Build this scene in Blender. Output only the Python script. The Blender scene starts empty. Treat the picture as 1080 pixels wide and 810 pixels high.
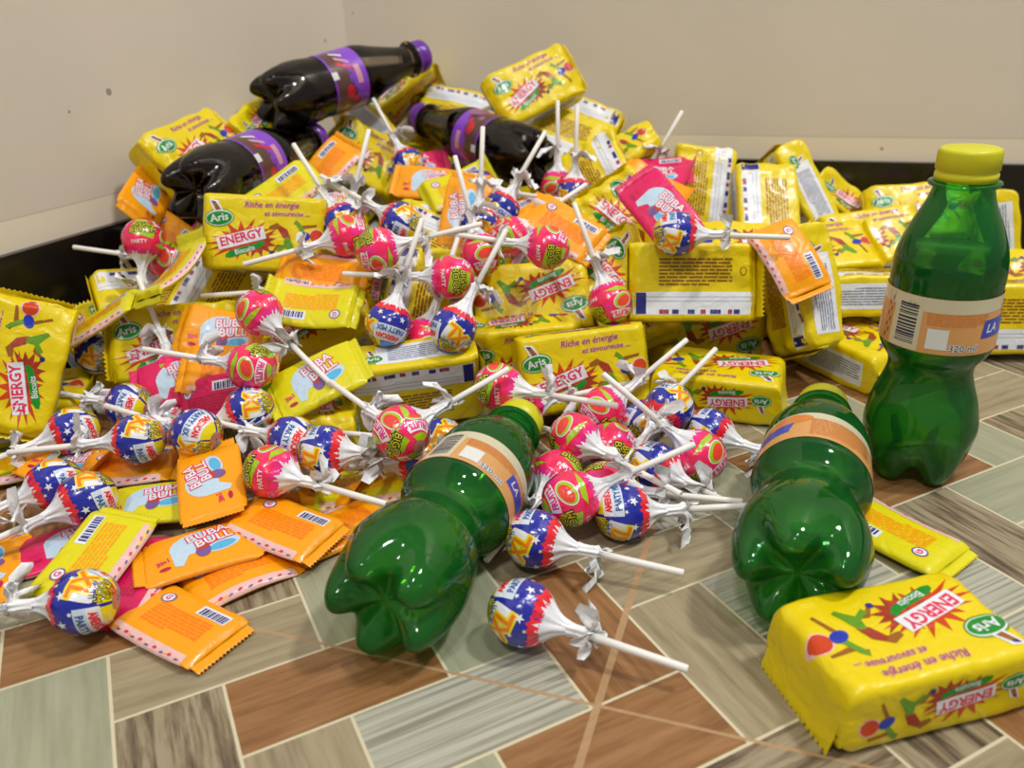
import bpy, bmesh, math, random
import numpy as np
from mathutils import Vector, Matrix, noise

# ------------------------------------------------------------------ camera, world, lamps, exposure
H = 0.27                                   # camera height above the tiles (m)
FPX, PITCH, ROLL = 867.17, math.radians(24.688), math.radians(-2.342)
scene = bpy.context.scene
col = scene.collection
cp, sp = math.cos(PITCH), math.sin(PITCH)
FW = np.array([0, cp, -sp]); _rt = np.array([1., 0, 0]); _up = np.cross(_rt, FW)
RT = math.cos(ROLL) * _rt + math.sin(ROLL) * _up
UP = -math.sin(ROLL) * _rt + math.cos(ROLL) * _up
CAM = np.array([0, 0, H])
cd = bpy.data.cameras.new('camera'); cam = bpy.data.objects.new('camera', cd); col.objects.link(cam)
cd.sensor_fit = 'HORIZONTAL'; cd.sensor_width = 36; cd.lens = 36 * FPX / 1080
cd.clip_start = 0.02; cd.clip_end = 50
cam.matrix_world = Matrix(((RT[0], UP[0], -FW[0], 0), (RT[1], UP[1], -FW[1], 0), (RT[2], UP[2], -FW[2], H), (0, 0, 0, 1)))
cd.dof.use_dof = True; cd.dof.focus_distance = 0.47; cd.dof.aperture_fstop = 9.0
scene.camera = cam

world = bpy.data.worlds.new('room_light'); scene.world = world; world.use_nodes = True
world.node_tree.nodes['Background'].inputs[0].default_value = (1.0, 0.96, 0.9, 1)
world.node_tree.nodes['Background'].inputs[1].default_value = 0.27

def area(name, loc, target, size, power, color):
    l = bpy.data.lights.new(name, 'AREA'); l.shape = 'DISK'; l.size = size; l.energy = power; l.color = color
    o = bpy.data.objects.new(name, l); col.objects.link(o); o.location = loc
    o.rotation_euler = (Vector(target) - Vector(loc)).to_track_quat('-Z', 'Y').to_euler()
area('ceiling_lamp', (0.95, 0.25, 1.9), (0.0, 0.5, 0.0), 0.20, 19, (1.0, 0.97, 0.92))
area('ceiling_lamp_far', (-0.5, -0.9, 2.2), (0.0, 0.6, 0.1), 0.3, 15, (1.0, 0.95, 0.88))
area('ceiling_lamp_side', (0.3, -0.2, 2.2), (0.0, 0.6, 0.1), 0.12, 7, (0.95, 0.98, 1.0))
scene.view_settings.view_transform = 'Standard'; scene.view_settings.look = 'None'
scene.view_settings.gamma = 1; scene.view_settings.use_curve_mapping = False
scene.view_settings.exposure = 0.12

# ------------------------------------------------------------------ small helpers
R_ = math.radians
def lin(r, g, b):
    f = lambda c: (c / 255 / 12.92) if c / 255 <= 0.04045 else ((c / 255 + 0.055) / 1.055) ** 2.4
    return (f(r), f(g), f(b), 1)
def ray(px, py):
    d = FW * FPX + RT * (px - 540) - UP * (py - 405); return d / np.linalg.norm(d)
def at(px, py, z):
    d = ray(px, py); return CAM + d * ((z - H) / d[2])
def tag(o, label, cat, group=None, kind=None):
    if label: o['label'] = label
    if cat: o['category'] = cat
    if group: o['group'] = group
    if kind: o['kind'] = kind
    return o
def mk_mesh(name, verts, faces, mats, midx=None, smooth=True):
    me = bpy.data.meshes.new(name); me.from_pydata([tuple(v) for v in verts], [], faces)
    for m in mats: me.materials.append(m)
    if midx is not None: me.polygons.foreach_set('material_index', midx)
    if smooth: me.polygons.foreach_set('use_smooth', [True] * len(me.polygons))
    me.update(); return me
def link(name, me, parent=None):
    o = bpy.data.objects.new(name, me); col.objects.link(o)
    if parent: o.parent = parent
    return o
def empty(name):
    o = bpy.data.objects.new(name, None); o.empty_display_size = 0.01; col.objects.link(o); return o
def copy_tree(o, parent=None):
    c = o.copy(); col.objects.link(c); c.parent = parent
    for ch in list(o.children): copy_tree(ch, c)
    return c

# ------------------------------------------------------------------ materials (all procedural)
def mat(name, color, rough=0.4, coat=0.0, bump=0.0, bscale=200, spec=0.5, metallic=0.0, trans=0.0):
    m = bpy.data.materials.new(name); m.use_nodes = True; nt = m.node_tree; b = nt.nodes['Principled BSDF']
    b.inputs['Base Color'].default_value = color; b.inputs['Roughness'].default_value = rough
    b.inputs['Coat Weight'].default_value = coat; b.inputs['Coat Roughness'].default_value = 0.12
    b.inputs['Specular IOR Level'].default_value = spec; b.inputs['Metallic'].default_value = metallic
    if bump:
        tc = nt.nodes.new('ShaderNodeTexCoord'); n = nt.nodes.new('ShaderNodeTexNoise'); bp = nt.nodes.new('ShaderNodeBump')
        n.inputs['Scale'].default_value = bscale; n.inputs['Detail'].default_value = 2; n.inputs['Distortion'].default_value = 1.2
        bp.inputs['Strength'].default_value = bump; bp.inputs['Distance'].default_value = 0.002
        nt.links.new(tc.outputs['Object'], n.inputs['Vector']); nt.links.new(n.outputs['Fac'], bp.inputs['Height'])
        nt.links.new(bp.outputs['Normal'], b.inputs['Normal'])
    return m
FO = dict(rough=0.36, coat=0.14, spec=0.4, bump=0.6, bscale=75)      # printed foil
M = {
 'yellow': mat('yellow_foil', (0.77, 0.605, 0.001, 1), **FO),
 'white': mat('white_print', lin(226, 230, 238), **FO),
 'silver': mat('grey_print', lin(176, 184, 198), **FO),
 'pink': mat('pink_print', lin(222, 40, 90), **FO),
 'red': mat('red_print', lin(200, 62, 14), **FO),
 'dred': mat('dark_red_print', lin(158, 52, 30), **FO),
 'green': mat('green_print', lin(10, 138, 36), **FO),
 'lgreen': mat('leaf_green_print', lin(96, 150, 30), **FO),
 'blue': mat('blue_print', lin(28, 52, 176), **FO),
 'navy': mat('navy_print', lin(34, 36, 122), **FO),
 'black': mat('black_print', lin(34, 32, 30), **FO),
 'brown': mat('brown_print', lin(150, 92, 20), **FO),
 'tagred': mat('tagline_print', lin(160, 40, 70), **FO),
 'orange': mat('orange_foil', (0.93, 0.36, 0.003, 1), **FO),
 'dorange': mat('deep_orange_print', (0.93, 0.22, 0.003, 1), **FO),
 'lemon': mat('lemon_foil', (0.72, 0.66, 0.004, 1), **FO),
 'magenta': mat('magenta_foil', (0.72, 0.01, 0.12, 1), **FO),
 'dmagenta': mat('deep_magenta_print', (0.5, 0.005, 0.06, 1), **FO),
 'palepink': mat('pale_pink_print', lin(232, 190, 186), **FO),
 'sky': mat('sky_blue_print', lin(88, 178, 226), **FO),
 'paleblue': mat('pale_blue_print', lin(190, 216, 238), **FO),
 'purple': mat('purple_print', lin(120, 84, 150), **FO),
}
LO = dict(rough=0.22, coat=0.6, bump=0.3, bscale=160)        # glossy lollipop wrapper
for k, c in {'l_blue': lin(28, 40, 160), 'l_white': lin(236, 238, 245), 'l_red': lin(235, 36, 52), 'l_pink': lin(244, 34, 96),
             'l_hot': lin(240, 40, 140), 'l_lime': lin(160, 200, 16), 'l_yellow': lin(238, 222, 10), 'l_orange': lin(244, 130, 12),
             'l_black': lin(40, 44, 20), 'l_skin': lin(176, 122, 108), 'l_cyan': lin(20, 120, 205), 'l_melon': lin(236, 66, 52),
             'l_text': lin(40, 80, 160), 'l_pale': lin(206, 222, 240)}.items():
    M[k] = mat('lollipop_' + k[2:] + '_print', c, **LO)
M['stick'] = mat('white_paper_stick', lin(238, 236, 232), rough=0.5)
M['twist'] = mat('white_film_twist', lin(240, 242, 246), rough=0.4, coat=0.2, bump=0.3, bscale=220)
M['cap_y'] = mat('yellow_cap_plastic', (0.62, 0.60, 0.01, 1), rough=0.38)
M['cap_p'] = mat('purple_cap_plastic', lin(104, 40, 160), rough=0.3, coat=0.3)

def clear(name, tint, edge, refl_rough=0.04):
    """thin coloured plastic: tinted see-through film, longer path (deeper tint) at grazing angles, fresnel gloss"""
    m = bpy.data.materials.new(name); m.use_nodes = True; nt = m.node_tree; nt.nodes.clear()
    out = nt.nodes.new('ShaderNodeOutputMaterial'); tr = nt.nodes.new('ShaderNodeBsdfTransparent'); gl = nt.nodes.new('ShaderNodeBsdfGlossy')
    lw = nt.nodes.new('ShaderNodeLayerWeight'); mx = nt.nodes.new('ShaderNodeMix'); mx.data_type = 'RGBA'
    fr = nt.nodes.new('ShaderNodeFresnel'); sh = nt.nodes.new('ShaderNodeMixShader')
    lw.inputs['Blend'].default_value = 0.35
    mx.inputs['A'].default_value = tint; mx.inputs['B'].default_value = edge
    nt.links.new(lw.outputs['Facing'], mx.inputs['Factor']); nt.links.new(mx.outputs['Result'], tr.inputs['Color'])
    gl.inputs['Roughness'].default_value = refl_rough; fr.inputs['IOR'].default_value = 1.5
    nt.links.new(fr.outputs[0], sh.inputs[0]); nt.links.new(tr.outputs[0], sh.inputs[1]); nt.links.new(gl.outputs[0], sh.inputs[2])
    nt.links.new(sh.outputs[0], out.inputs['Surface']); return m
def tinted_plastic(name, diffuse, tint, edge, fac):
    """a film that also scatters a little of its own colour"""
    m = clear(name, tint, edge); nt = m.node_tree
    out = nt.nodes['Material Output']; src = out.inputs['Surface'].links[0].from_socket
    pr = nt.nodes.new('ShaderNodeBsdfPrincipled'); pr.inputs['Base Color'].default_value = diffuse; pr.inputs['Roughness'].default_value = 0.1
    tl = nt.nodes.new('ShaderNodeBsdfTranslucent'); tl.inputs['Color'].default_value = diffuse
    m0 = nt.nodes.new('ShaderNodeMixShader'); m0.inputs[0].default_value = 0.5
    nt.links.new(pr.outputs[0], m0.inputs[1]); nt.links.new(tl.outputs[0], m0.inputs[2])
    m1 = nt.nodes.new('ShaderNodeMixShader'); m1.inputs[0].default_value = fac
    nt.links.new(src, m1.inputs[1]); nt.links.new(m0.outputs[0], m1.inputs[2]); nt.links.new(m1.outputs[0], out.inputs['Surface']); return m
M['pet_green'] = tinted_plastic('green_pet_plastic', (0.015, 0.50, 0.10, 1), (0.38, 0.90, 0.40, 1), (0.05, 0.46, 0.12, 1), 0.20)
M['lemonade'] = tinted_plastic('lemonade', (0.50, 0.46, 0.01, 1), (0.72, 0.74, 0.16, 1), (0.5, 0.5, 0.08, 1), 0.25)
M['pet_clear'] = clear('clear_pet_plastic', (0.72, 0.66, 0.60, 1), (0.30, 0.26, 0.23, 1), 0.05)
M['cola'] = mat('dark_soda', (0.012, 0.008, 0.007, 1), rough=0.25)
M['cola_thin'] = mat('brown_soda_in_neck', (0.05, 0.03, 0.015, 1), rough=0.3)
LB = dict(rough=0.35, coat=0.3)
for k, c in {'b_tan': lin(214, 158, 96), 'b_cream': lin(206, 200, 172), 'b_white': lin(220, 224, 224), 'b_blue': lin(36, 66, 190),
             'b_ink': lin(30, 50, 70), 'b_orange': lin(214, 128, 60), 'b_purple': lin(130, 62, 200), 'b_mauve': lin(150, 92, 130),
             'b_brown': lin(88, 56, 52), 'b_red': lin(196, 30, 44), 'b_pinkish': lin(206, 150, 170), 'b_navy': lin(40, 44, 90)}.items():
    M[k] = mat('label_' + k[2:], c, **LB)

# ------------------------------------------------------------------ the room
# herringbone floor tiles, 1 x 2 printed planks; pattern worked out per plank
PW = 0.0456                       # plank width
def floor_material():
    m = bpy.data.materials.new('wood_look_herringbone_tiles'); m.use_nodes = True; nt = m.node_tree; N = nt.nodes; L = nt.links
    b = N['Principled BSDF']; geo = N.new('ShaderNodeNewGeometry')
    th = R_(115.52)
    def math_(op, a, bb=None, c=None):
        n = N.new('ShaderNodeMath'); n.operation = op
        for i, v in enumerate((a, bb, c)):
            if v is None: continue
            if isinstance(v, (int, float)): n.inputs[i].default_value = v
            else: L.new(v, n.inputs[i])
        return n.outputs[0]
    def mixc(f, a, bb):
        n = N.new('ShaderNodeMix'); n.data_type = 'RGBA'
        for s, v in (('Factor', f), ('A', a), ('B', bb)):
            if isinstance(v, (tuple, float, int)): n.inputs[s].default_value = v
            else: L.new(v, n.inputs[s])
        return n.outputs['Result']
    sx = N.new('ShaderNodeSeparateXYZ'); L.new(geo.outputs['Position'], sx.inputs[0]); X, Y = sx.outputs[0], sx.outputs[1]
    # a = along v-lines, bcoord = across ; i grows towards the camera, j grows to the right
    a = math_('ADD', math_('MULTIPLY', X, math.cos(th)), math_('MULTIPLY', Y, math.sin(th)))
    bc = math_('ADD', math_('MULTIPLY', X, -math.sin(th)), math_('MULTIPLY', Y, math.cos(th)))
    iu = math_('DIVIDE', math_('SUBTRACT', 1.3160 * H, a), PW * 0.990)
    ju = math_('DIVIDE', math_('SUBTRACT', 0.1714 * H, bc), PW * 1.0)
    i = math_('FLOOR', iu); j = math_('FLOOR', ju)
    fi = math_('SUBTRACT', iu, i); fj = math_('SUBTRACT', ju, j)
    k = math_('FLOORED_MODULO', math_('SUBTRACT', j, i), 4.0)
    isH = math_('LESS_THAN', k, 1.5)                                 # k 0,1 -> lying along j ; 2,3 -> along i
    # position along and across the plank
    alongH = math_('ADD', fj, k)                                     # 0..2
    alongV = math_('ADD', fi, math_('SUBTRACT', 3.0, k))             # k=3 first cell, k=2 second
    along = math_('ADD', math_('MULTIPLY', isH, alongH), math_('MULTIPLY', math_('SUBTRACT', 1.0, isH), alongV))
    across = math_('ADD', math_('MULTIPLY', isH, fi), math_('MULTIPLY', math_('SUBTRACT', 1.0, isH), fj))
    # plank id = its first cell
    i0 = math_('SUBTRACT', i, math_('MULTIPLY', math_('SUBTRACT', 1.0, isH), math_('SUBTRACT', 3.0, k)))
    j0 = math_('SUBTRACT', j, math_('MULTIPLY', isH, k))
    ed = math_('MINIMUM', math_('MINIMUM', across, math_('SUBTRACT', 1.0, across)), math_('MINIMUM', along, math_('SUBTRACT', 2.0, along)))
    grout = math_('LESS_THAN', ed, 0.016)
    # colour class per plank from a hash, with the planks seen in front fixed one by one
    h = math_('FRACT', math_('MULTIPLY', math_('SINE', math_('ADD', math_('ADD', math_('MULTIPLY', i0, 12.9898), math_('MULTIPLY', j0, 78.233)), math_('MULTIPLY', isH, 37.7))), 4375.85))
    cls = math_('FLOOR', math_('MULTIPLY', h, 4.999))
    fixed = {  # (i0, j0): class   0 brown 1 beige 2 pale green-grey 3 dark striped 4 pale striped
        (-1, -1): 0, (0, -1): 2, (0, 0): 1, (1, 0): 3, (1, 1): 0, (-1, 2): 2, (0, 3): 2, (2, 2): 4, (2, 1): 1, (1, 4): 0, (3, 3): 0,
        (2, 5): 1, (1, 5): 1, (3, 6): 3, (4, 4): 3, (3, 3 + 4): 1, (3, 2): 2, (2, 6): 4, (-1, -2): 1, (0, 4): 1, (2, 9): 3, (3, 7): 4, (1, 9): 0,
        (0, 10): 2, (3, 11): 1, (3, 10): 4, (1, 8): 1, (2, 10): 2, (-1, 3): 3, (2, 8): 0, (0, 8): 0, (1, 12): 3, (0, 12): 1, (0, 11): 2, (4, 8): 4, (3, 8): 4, (3, 9): 3, (1, 6): 4, (2, 7): 4}
    for (a0, b0), c in fixed.items():
        ok = math_('MULTIPLY', math_('COMPARE', i0, float(a0), 0.3), math_('COMPARE', j0, float(b0), 0.3))
        n = N.new('ShaderNodeMix'); n.data_type = 'FLOAT'; L.new(ok, n.inputs[0]); L.new(cls, n.inputs[2]); n.inputs[3].default_value = c
        cls = n.outputs[0]
    # grain
    gv = N.new('ShaderNodeCombineXYZ'); L.new(math_('ADD', math_('MULTIPLY', across, 9.0), math_('MULTIPLY', j0, 3.1)), gv.inputs[0])
    L.new(math_('ADD', math_('MULTIPLY', along, 0.7), math_('MULTIPLY', i0, 1.7)), gv.inputs[1]); L.new(h, gv.inputs[2])
    g1 = N.new('ShaderNodeTexNoise'); L.new(gv.outputs[0], g1.inputs['Vector']); g1.inputs['Scale'].default_value = 1.0; g1.inputs['Detail'].default_value = 4; g1.inputs['Roughness'].default_value = 0.65
    gv2 = N.new('ShaderNodeCombineXYZ'); L.new(math_('MULTIPLY', across, 26.0), gv2.inputs[0]); L.new(math_('ADD', math_('MULTIPLY', along, 0.45), j0), gv2.inputs[1]); L.new(math_('MULTIPLY', i0, 2.3), gv2.inputs[2])
    g2 = N.new('ShaderNodeTexNoise'); L.new(gv2.outputs[0], g2.inputs['Vector']); g2.inputs['Scale'].default_value = 1.0; g2.inputs['Detail'].default_value = 2
    def ramp(src, stops):
        n = N.new('ShaderNodeValToRGB'); cr = n.color_ramp
        while len(cr.elements) < len(stops): cr.elements.new(0.5)
        for e, (p, c) in zip(cr.elements, stops): e.position = p; e.color = c
        L.new(src, n.inputs[0]); return n.outputs[0]
    A, B2 = g1.outputs['Fac'], g2.outputs['Fac']
    c0 = mixc(math_('MULTIPLY', B2, 0.35), ramp(A, [(0.28, lin(98, 66, 38)), (0.5, lin(146, 104, 64)), (0.72, lin(166, 126, 86))]), lin(112, 78, 48))
    c1 = mixc(math_('MULTIPLY', B2, 0.3), ramp(A, [(0.3, lin(128, 116, 92)), (0.55, lin(160, 148, 120)), (0.8, lin(172, 160, 134))]), lin(136, 122, 98))
    c2 = mixc(math_('MULTIPLY', B2, 0.3), ramp(A, [(0.3, lin(140, 142, 118)), (0.6, lin(160, 162, 138)), (0.8, lin(170, 172, 150))]), lin(148, 150, 126))
    c3 = mixc(math_('MULTIPLY', B2, 0.3), ramp(A, [(0.36, lin(70, 62, 50)), (0.47, lin(126, 110, 88)), (0.56, lin(158, 146, 120)), (0.75, lin(164, 154, 130))]), lin(110, 98, 80))
    c4 = ramp(B2, [(0.38, lin(138, 136, 120)), (0.52, lin(170, 170, 156)), (0.7, lin(180, 180, 168))])
    colr = c0
    for q, cc in ((1, c1), (2, c2), (3, c3), (4, c4)):
        colr = mixc(math_('COMPARE', cls, float(q), 0.3), colr, cc)
    colr = mixc(grout, colr, lin(206, 198, 170))
    # the true joints between the square tiles, at 45 degrees to the print, filled with tan grout
    ax = R_(19.6); jx, jy = 0.0305, 0.2585
    px = math_('SUBTRACT', X, jx); py = math_('SUBTRACT', Y, jy)
    dj1 = math_('ADD', math_('MULTIPLY', px, math.cos(ax)), math_('MULTIPLY', py, -math.sin(ax)))
    dj2 = math_('ADD', math_('MULTIPLY', px, math.sin(ax)), math_('MULTIPLY', py, math.cos(ax)))
    T = 0.40
    def joint(d):
        w = math_('SUBTRACT', math_('FLOORED_MODULO', math_('ADD', d, T / 2), T), T / 2)
        return math_('ABSOLUTE', w)
    w1, w2 = joint(dj1), joint(dj2)
    jm = math_('LESS_THAN', math_('MINIMUM', w1, math_('MULTIPLY', w2, 2.0)), 0.0017)
    colr = mixc(math_('MULTIPLY', jm, 0.9), colr, mixc(math_('MULTIPLY', B2, 0.8), lin(186, 152, 112), lin(150, 122, 90)))
    L.new(colr, b.inputs['Base Color']); b.inputs['Roughness'].default_value = 0.30
    b.inputs['Specular IOR Level'].default_value = 0.4
    bp = N.new('ShaderNodeBump'); bp.inputs['Strength'].default_value = 0.25; bp.inputs['Distance'].default_value = 0.0006
    L.new(math_('SUBTRACT', 1.0, math_('MAXIMUM', math_('MULTIPLY', grout, 0.5), jm)), bp.inputs['Height']); L.new(bp.outputs[0], b.inputs['Normal'])
    return m
def slab(name, pts, z0, z1, m, kind='structure'):
    n = len(pts); vs = [(x, y, z0) for x, y in pts] + [(x, y, z1) for x, y in pts]
    fs = [list(range(n))[::-1], [n + q for q in range(n)]] + [[q, (q + 1) % n, n + (q + 1) % n, n + q] for q in range(n)]
    me = mk_mesh(name, vs, fs, [m], smooth=False); bm = bmesh.new(); bm.from_mesh(me); bmesh.ops.recalc_face_normals(bm, faces=bm.faces); bm.to_mesh(me); bm.free()
    o = link(name, me); o['kind'] = kind; return o
# wall lines in plan: measured skirting directions (azimuth from +y, clockwise)
azL, azB = R_(25.0), R_(110.2)
dL = np.array([math.sin(azL), math.cos(azL)]); dB = np.array([math.sin(azB), math.cos(azB)])
PL = np.array([-1.406, 2.245]) * H; PB = np.array([0.505, 3.450]) * H     # points on the skirting fronts
A_ = np.array([[dL[0], -dB[0]], [dL[1], -dB[1]]]); tt = np.linalg.solve(A_, PB - PL); CORNER = PL + dL * tt[0]
nL = np.array([dL[1], -dL[0]]); nB = np.array([dB[1], -dB[0]])
nL = nL if nL @ (np.array([0, .3]) - PL) > 0 else -nL; nB = nB if nB @ (np.array([0, .3]) - PB) > 0 else -nB   # into the room
SK = 0.417 * H; TH = 0.007
def wall_point(px, py):
    d = ray(px, py); ts = []
    for n_, p_ in ((nL, PL), (nB, PB)):
        dn = n_ @ d[:2]
        if dn < 0: ts.append((-TH - n_ @ (CAM[:2] - p_)) / dn)
    return tuple(CAM + d * min(ts))
SPOTS = [(wall_point(115, 97), 0.0042), (wall_point(73, 118), 0.0018), (wall_point(343, 43), 0.0026), (wall_point(372, 14), 0.0016), (wall_point(930, 157), 0.002)]
def wall_mat():
    m = mat('cream_wall_paint', lin(196, 184, 162), rough=0.55, bump=0.0); nt = m.node_tree; b = nt.nodes['Principled BSDF']
    tc = nt.nodes.new('ShaderNodeNewGeometry'); n = nt.nodes.new('ShaderNodeTexNoise'); n.inputs['Scale'].default_value = 3.5; n.inputs['Detail'].default_value = 5
    n2 = nt.nodes.new('ShaderNodeTexNoise'); n2.inputs['Scale'].default_value = 60; n2.inputs['Detail'].default_value = 2
    r = nt.nodes.new('ShaderNodeValToRGB'); r.color_ramp.elements[0].position = 0.3; r.color_ramp.elements[0].color = lin(206, 198, 186); r.color_ramp.elements[1].position = 0.7; r.color_ramp.elements[1].color = lin(218, 209, 196)
    nt.links.new(tc.outputs['Position'], n.inputs['Vector']); nt.links.new(tc.outputs['Position'], n2.inputs['Vector'])
    nt.links.new(n.outputs['Fac'], r.inputs[0])
    # a lighter filler band just above the skirting, and a few dirt specks
    def M_(op, x, y):
        q = nt.nodes.new('ShaderNodeMath'); q.operation = op
        for k, s in enumerate((x, y)):
            if isinstance(s, (int, float)): q.inputs[k].default_value = s
            else: nt.links.new(s, q.inputs[k])
        return q.outputs[0]
    def X_(f, x, y):
        q = nt.nodes.new('ShaderNodeMix'); q.data_type = 'RGBA'; nt.links.new(f, q.inputs['Factor']); nt.links.new(x, q.inputs['A']); q.inputs['B'].default_value = y; return q.outputs['Result']
    sz = nt.nodes.new('ShaderNodeSeparateXYZ'); nt.links.new(tc.outputs['Position'], sz.inputs[0])
    zz = M_('ADD', sz.outputs[2], M_('MULTIPLY', n.outputs['Fac'], 0.004))
    out = X_(M_('LESS_THAN', zz, SK + 0.026), r.outputs[0], lin(232, 222, 204))
    out = X_(M_('MULTIPLY', M_('COMPARE', zz, SK + 0.026), 0.4), out, lin(176, 164, 144)); [q for q in nt.nodes if q.type == 'MATH' and q.operation == 'COMPARE'][-1].inputs[2].default_value = 0.0007
    for (sx_, sy_, sz_), rad in SPOTS:
        vd = nt.nodes.new('ShaderNodeVectorMath'); vd.operation = 'DISTANCE'; nt.links.new(tc.outputs['Position'], vd.inputs[0]); vd.inputs[1].default_value = (sx_, sy_, sz_)
        out = X_(M_('MULTIPLY', M_('LESS_THAN', M_('ADD', vd.outputs['Value'], M_('MULTIPLY', n2.outputs['Fac'], rad * .6)), rad), 0.6), out, lin(70, 56, 44))
    nt.links.new(out, b.inputs['Base Color'])
    bp = nt.nodes.new('ShaderNodeBump'); bp.inputs['Strength'].default_value = 0.2; bp.inputs['Distance'].default_value = 0.001
    nt.links.new(n2.outputs['Fac'], bp.inputs['Height']); nt.links.new(bp.outputs[0], b.inputs['Normal']); return m
def skirt_mat():
    m = mat('black_glazed_skirting', (0.006, 0.0055, 0.005, 1), rough=0.22); nt = m.node_tree; b = nt.nodes['Principled BSDF']
    g = nt.nodes.new('ShaderNodeNewGeometry'); n = nt.nodes.new('ShaderNodeTexNoise'); n.inputs['Scale'].default_value = 38; n.inputs['Detail'].default_value = 4
    r = nt.nodes.new('ShaderNodeValToRGB'); r.color_ramp.elements[0].position = 0.66; r.color_ramp.elements[0].color = (0.006, 0.0055, 0.005, 1); r.color_ramp.elements[1].position = 0.74; r.color_ramp.elements[1].color = (0.05, 0.048, 0.045, 1)
    nt.links.new(g.outputs['Position'], n.inputs['Vector']); nt.links.new(n.outputs['Fac'], r.inputs[0]); nt.links.new(r.outputs[0], b.inputs['Base Color']); return m
WM, SM = wall_mat(), skirt_mat()
slab('floor', [(-1.6, -1.0), (2.2, -1.0), (2.2, 2.2), (-1.6, 2.2)], -0.02, 0.0, floor_material())
c0 = CORNER
def wall(name, sk, P0, d, n, far, near):
    e0 = P0 + d * near; e1 = P0 + d * far
    back = -n * (TH); slab(name, [tuple(e0 + back), tuple(e1 + back), tuple(e1 + back - n * 0.08), tuple(e0 + back - n * 0.08)], 0.0, 1.6, WM)
    slab(sk, [tuple(e0), tuple(e1), tuple(e1 - n * TH), tuple(e0 - n * TH)], 0.0, SK, SM)
wall('wall_left', 'baseboard_left', CORNER, dL, nL, 0.06, -1.3)
wall('wall_back', 'baseboard_back', CORNER, dB, nB, 1.9, -0.03)

# ------------------------------------------------------------------ printed artwork: flat shapes, cut to a grid, wrapped on a surface
class Art:
    def __init__(s, cell): s.cell = cell; s.items = []
    def _add(s, bm, m, layer):
        bm.normal_update(); bmesh.ops.triangulate(bm, faces=bm.faces[:])
        if len(bm.verts) and s.cell:
            xs = [v.co.x for v in bm.verts]; ys = [v.co.y for v in bm.verts]
            for ax, lo, hi in ((0, min(xs), max(xs)), (1, min(ys), max(ys))):
                k = math.floor(lo / s.cell) + 1
                while k * s.cell < hi:
                    co = Vector((0, 0, 0)); co[ax] = k * s.cell; no = Vector((0, 0, 0)); no[ax] = 1
                    bmesh.ops.bisect_plane(bm, geom=bm.verts[:] + bm.edges[:] + bm.faces[:], plane_co=co, plane_no=no, dist=1e-7); k += 1
        for f in bm.faces:
            f.normal_update()
            if f.normal.z < 0: f.normal_flip()
        bm.verts.index_update()
        s.items.append((np.array([(v.co.x, v.co.y) for v in bm.verts]), [[v.index for v in f.verts] for f in bm.faces], m, layer)); bm.free()
    def poly(s, pts, m, layer=1):
        bm = bmesh.new(); vs = [bm.verts.new((x, y, 0)) for x, y in pts]
        bm.faces.new(vs); s._add(bm, m, layer)
    def rect(s, cx, cy, w, h, m, layer=1, a=0):
        c, q = math.cos(R_(a)), math.sin(R_(a))
        s.poly([(cx + c * x - q * y, cy + q * x + c * y) for x, y in ((-w / 2, -h / 2), (w / 2, -h / 2), (w / 2, h / 2), (-w / 2, h / 2))], m, layer)
    def ell(s, cx, cy, rx, ry, m, layer=1, a=0, n=20):
        c, q = math.cos(R_(a)), math.sin(R_(a))
        s.poly([(cx + c * rx * math.cos(t) - q * ry * math.sin(t), cy + q * rx * math.cos(t) + c * ry * math.sin(t)) for t in [2 * math.pi * k / n for k in range(n)]], m, layer)
    def star(s, cx, cy, r, m, layer=2, n=5, inner=0.42, a=0, sx=1):
        s.poly([(cx + sx * (r if k % 2 == 0 else r * inner) * math.cos(R_(a + 90) + math.pi * k / n), cy + (r if k % 2 == 0 else r * inner) * math.sin(R_(a + 90) + math.pi * k / n)) for k in range(2 * n)], m, layer)
    def burst(s, cx, cy, rx, ry, m, layer=1, n=14, seed=1, a=0):
        rnd = random.Random(seed); c, q = math.cos(R_(a)), math.sin(R_(a)); pts = []
        for k in range(2 * n):
            t = math.pi * k / n; f = (0.86 + 0.3 * rnd.random()) if k % 2 == 0 else 0.56
            x, y = rx * f * math.cos(t), ry * f * math.sin(t); pts.append((cx + c * x - q * y, cy + q * x + c * y))
        s.poly(pts, m, layer)
    def text(s, st, cx, cy, size, m, layer=3, a=0, bold=0.0, sx=1.0, shear=0.0):
        cu = bpy.data.curves.new('t', 'FONT'); cu.body = st; cu.size = 1; cu.align_x = 'CENTER'; cu.align_y = 'CENTER'
        cu.offset = bold; cu.resolution_u = 2; cu.shear = shear
        o = bpy.data.objects.new('t', cu); col.objects.link(o)
        me = o.to_mesh(); bm = bmesh.new(); bm.from_mesh(me); o.to_mesh_clear(); bpy.data.objects.remove(o); bpy.data.curves.remove(cu)
        bmesh.ops.dissolve_limit(bm, angle_limit=R_(6), verts=bm.verts[:], edges=bm.edges[:])
        c, q = math.cos(R_(a)), math.sin(R_(a))
        for v in bm.verts:
            x, y = v.co.x * size * sx, v.co.y * size; v.co = Vector((cx + c * x - q * y, cy + q * x + c * y, 0))
        s._add(bm, m, layer)
    def lines(s, cx, cy, w, h, n, m, layer=2, seed=0, a=0, th=0.42):
        rnd = random.Random(seed); c, q = math.cos(R_(a)), math.sin(R_(a))
        for r in range(n):
            y = h / 2 - h * (r + .5) / n; x = -w / 2; end = w / 2 * (1 if r < n - 1 else rnd.uniform(-.2, .9))
            while x < end - w * 0.03:
                L = min(w * rnd.uniform(.06, .2), end - x); mx = x + L / 2
                s.rect(cx + c * mx - q * y, cy + q * mx + c * y, L, h / n * th, m, layer, a); x += L + w * 0.018
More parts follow.
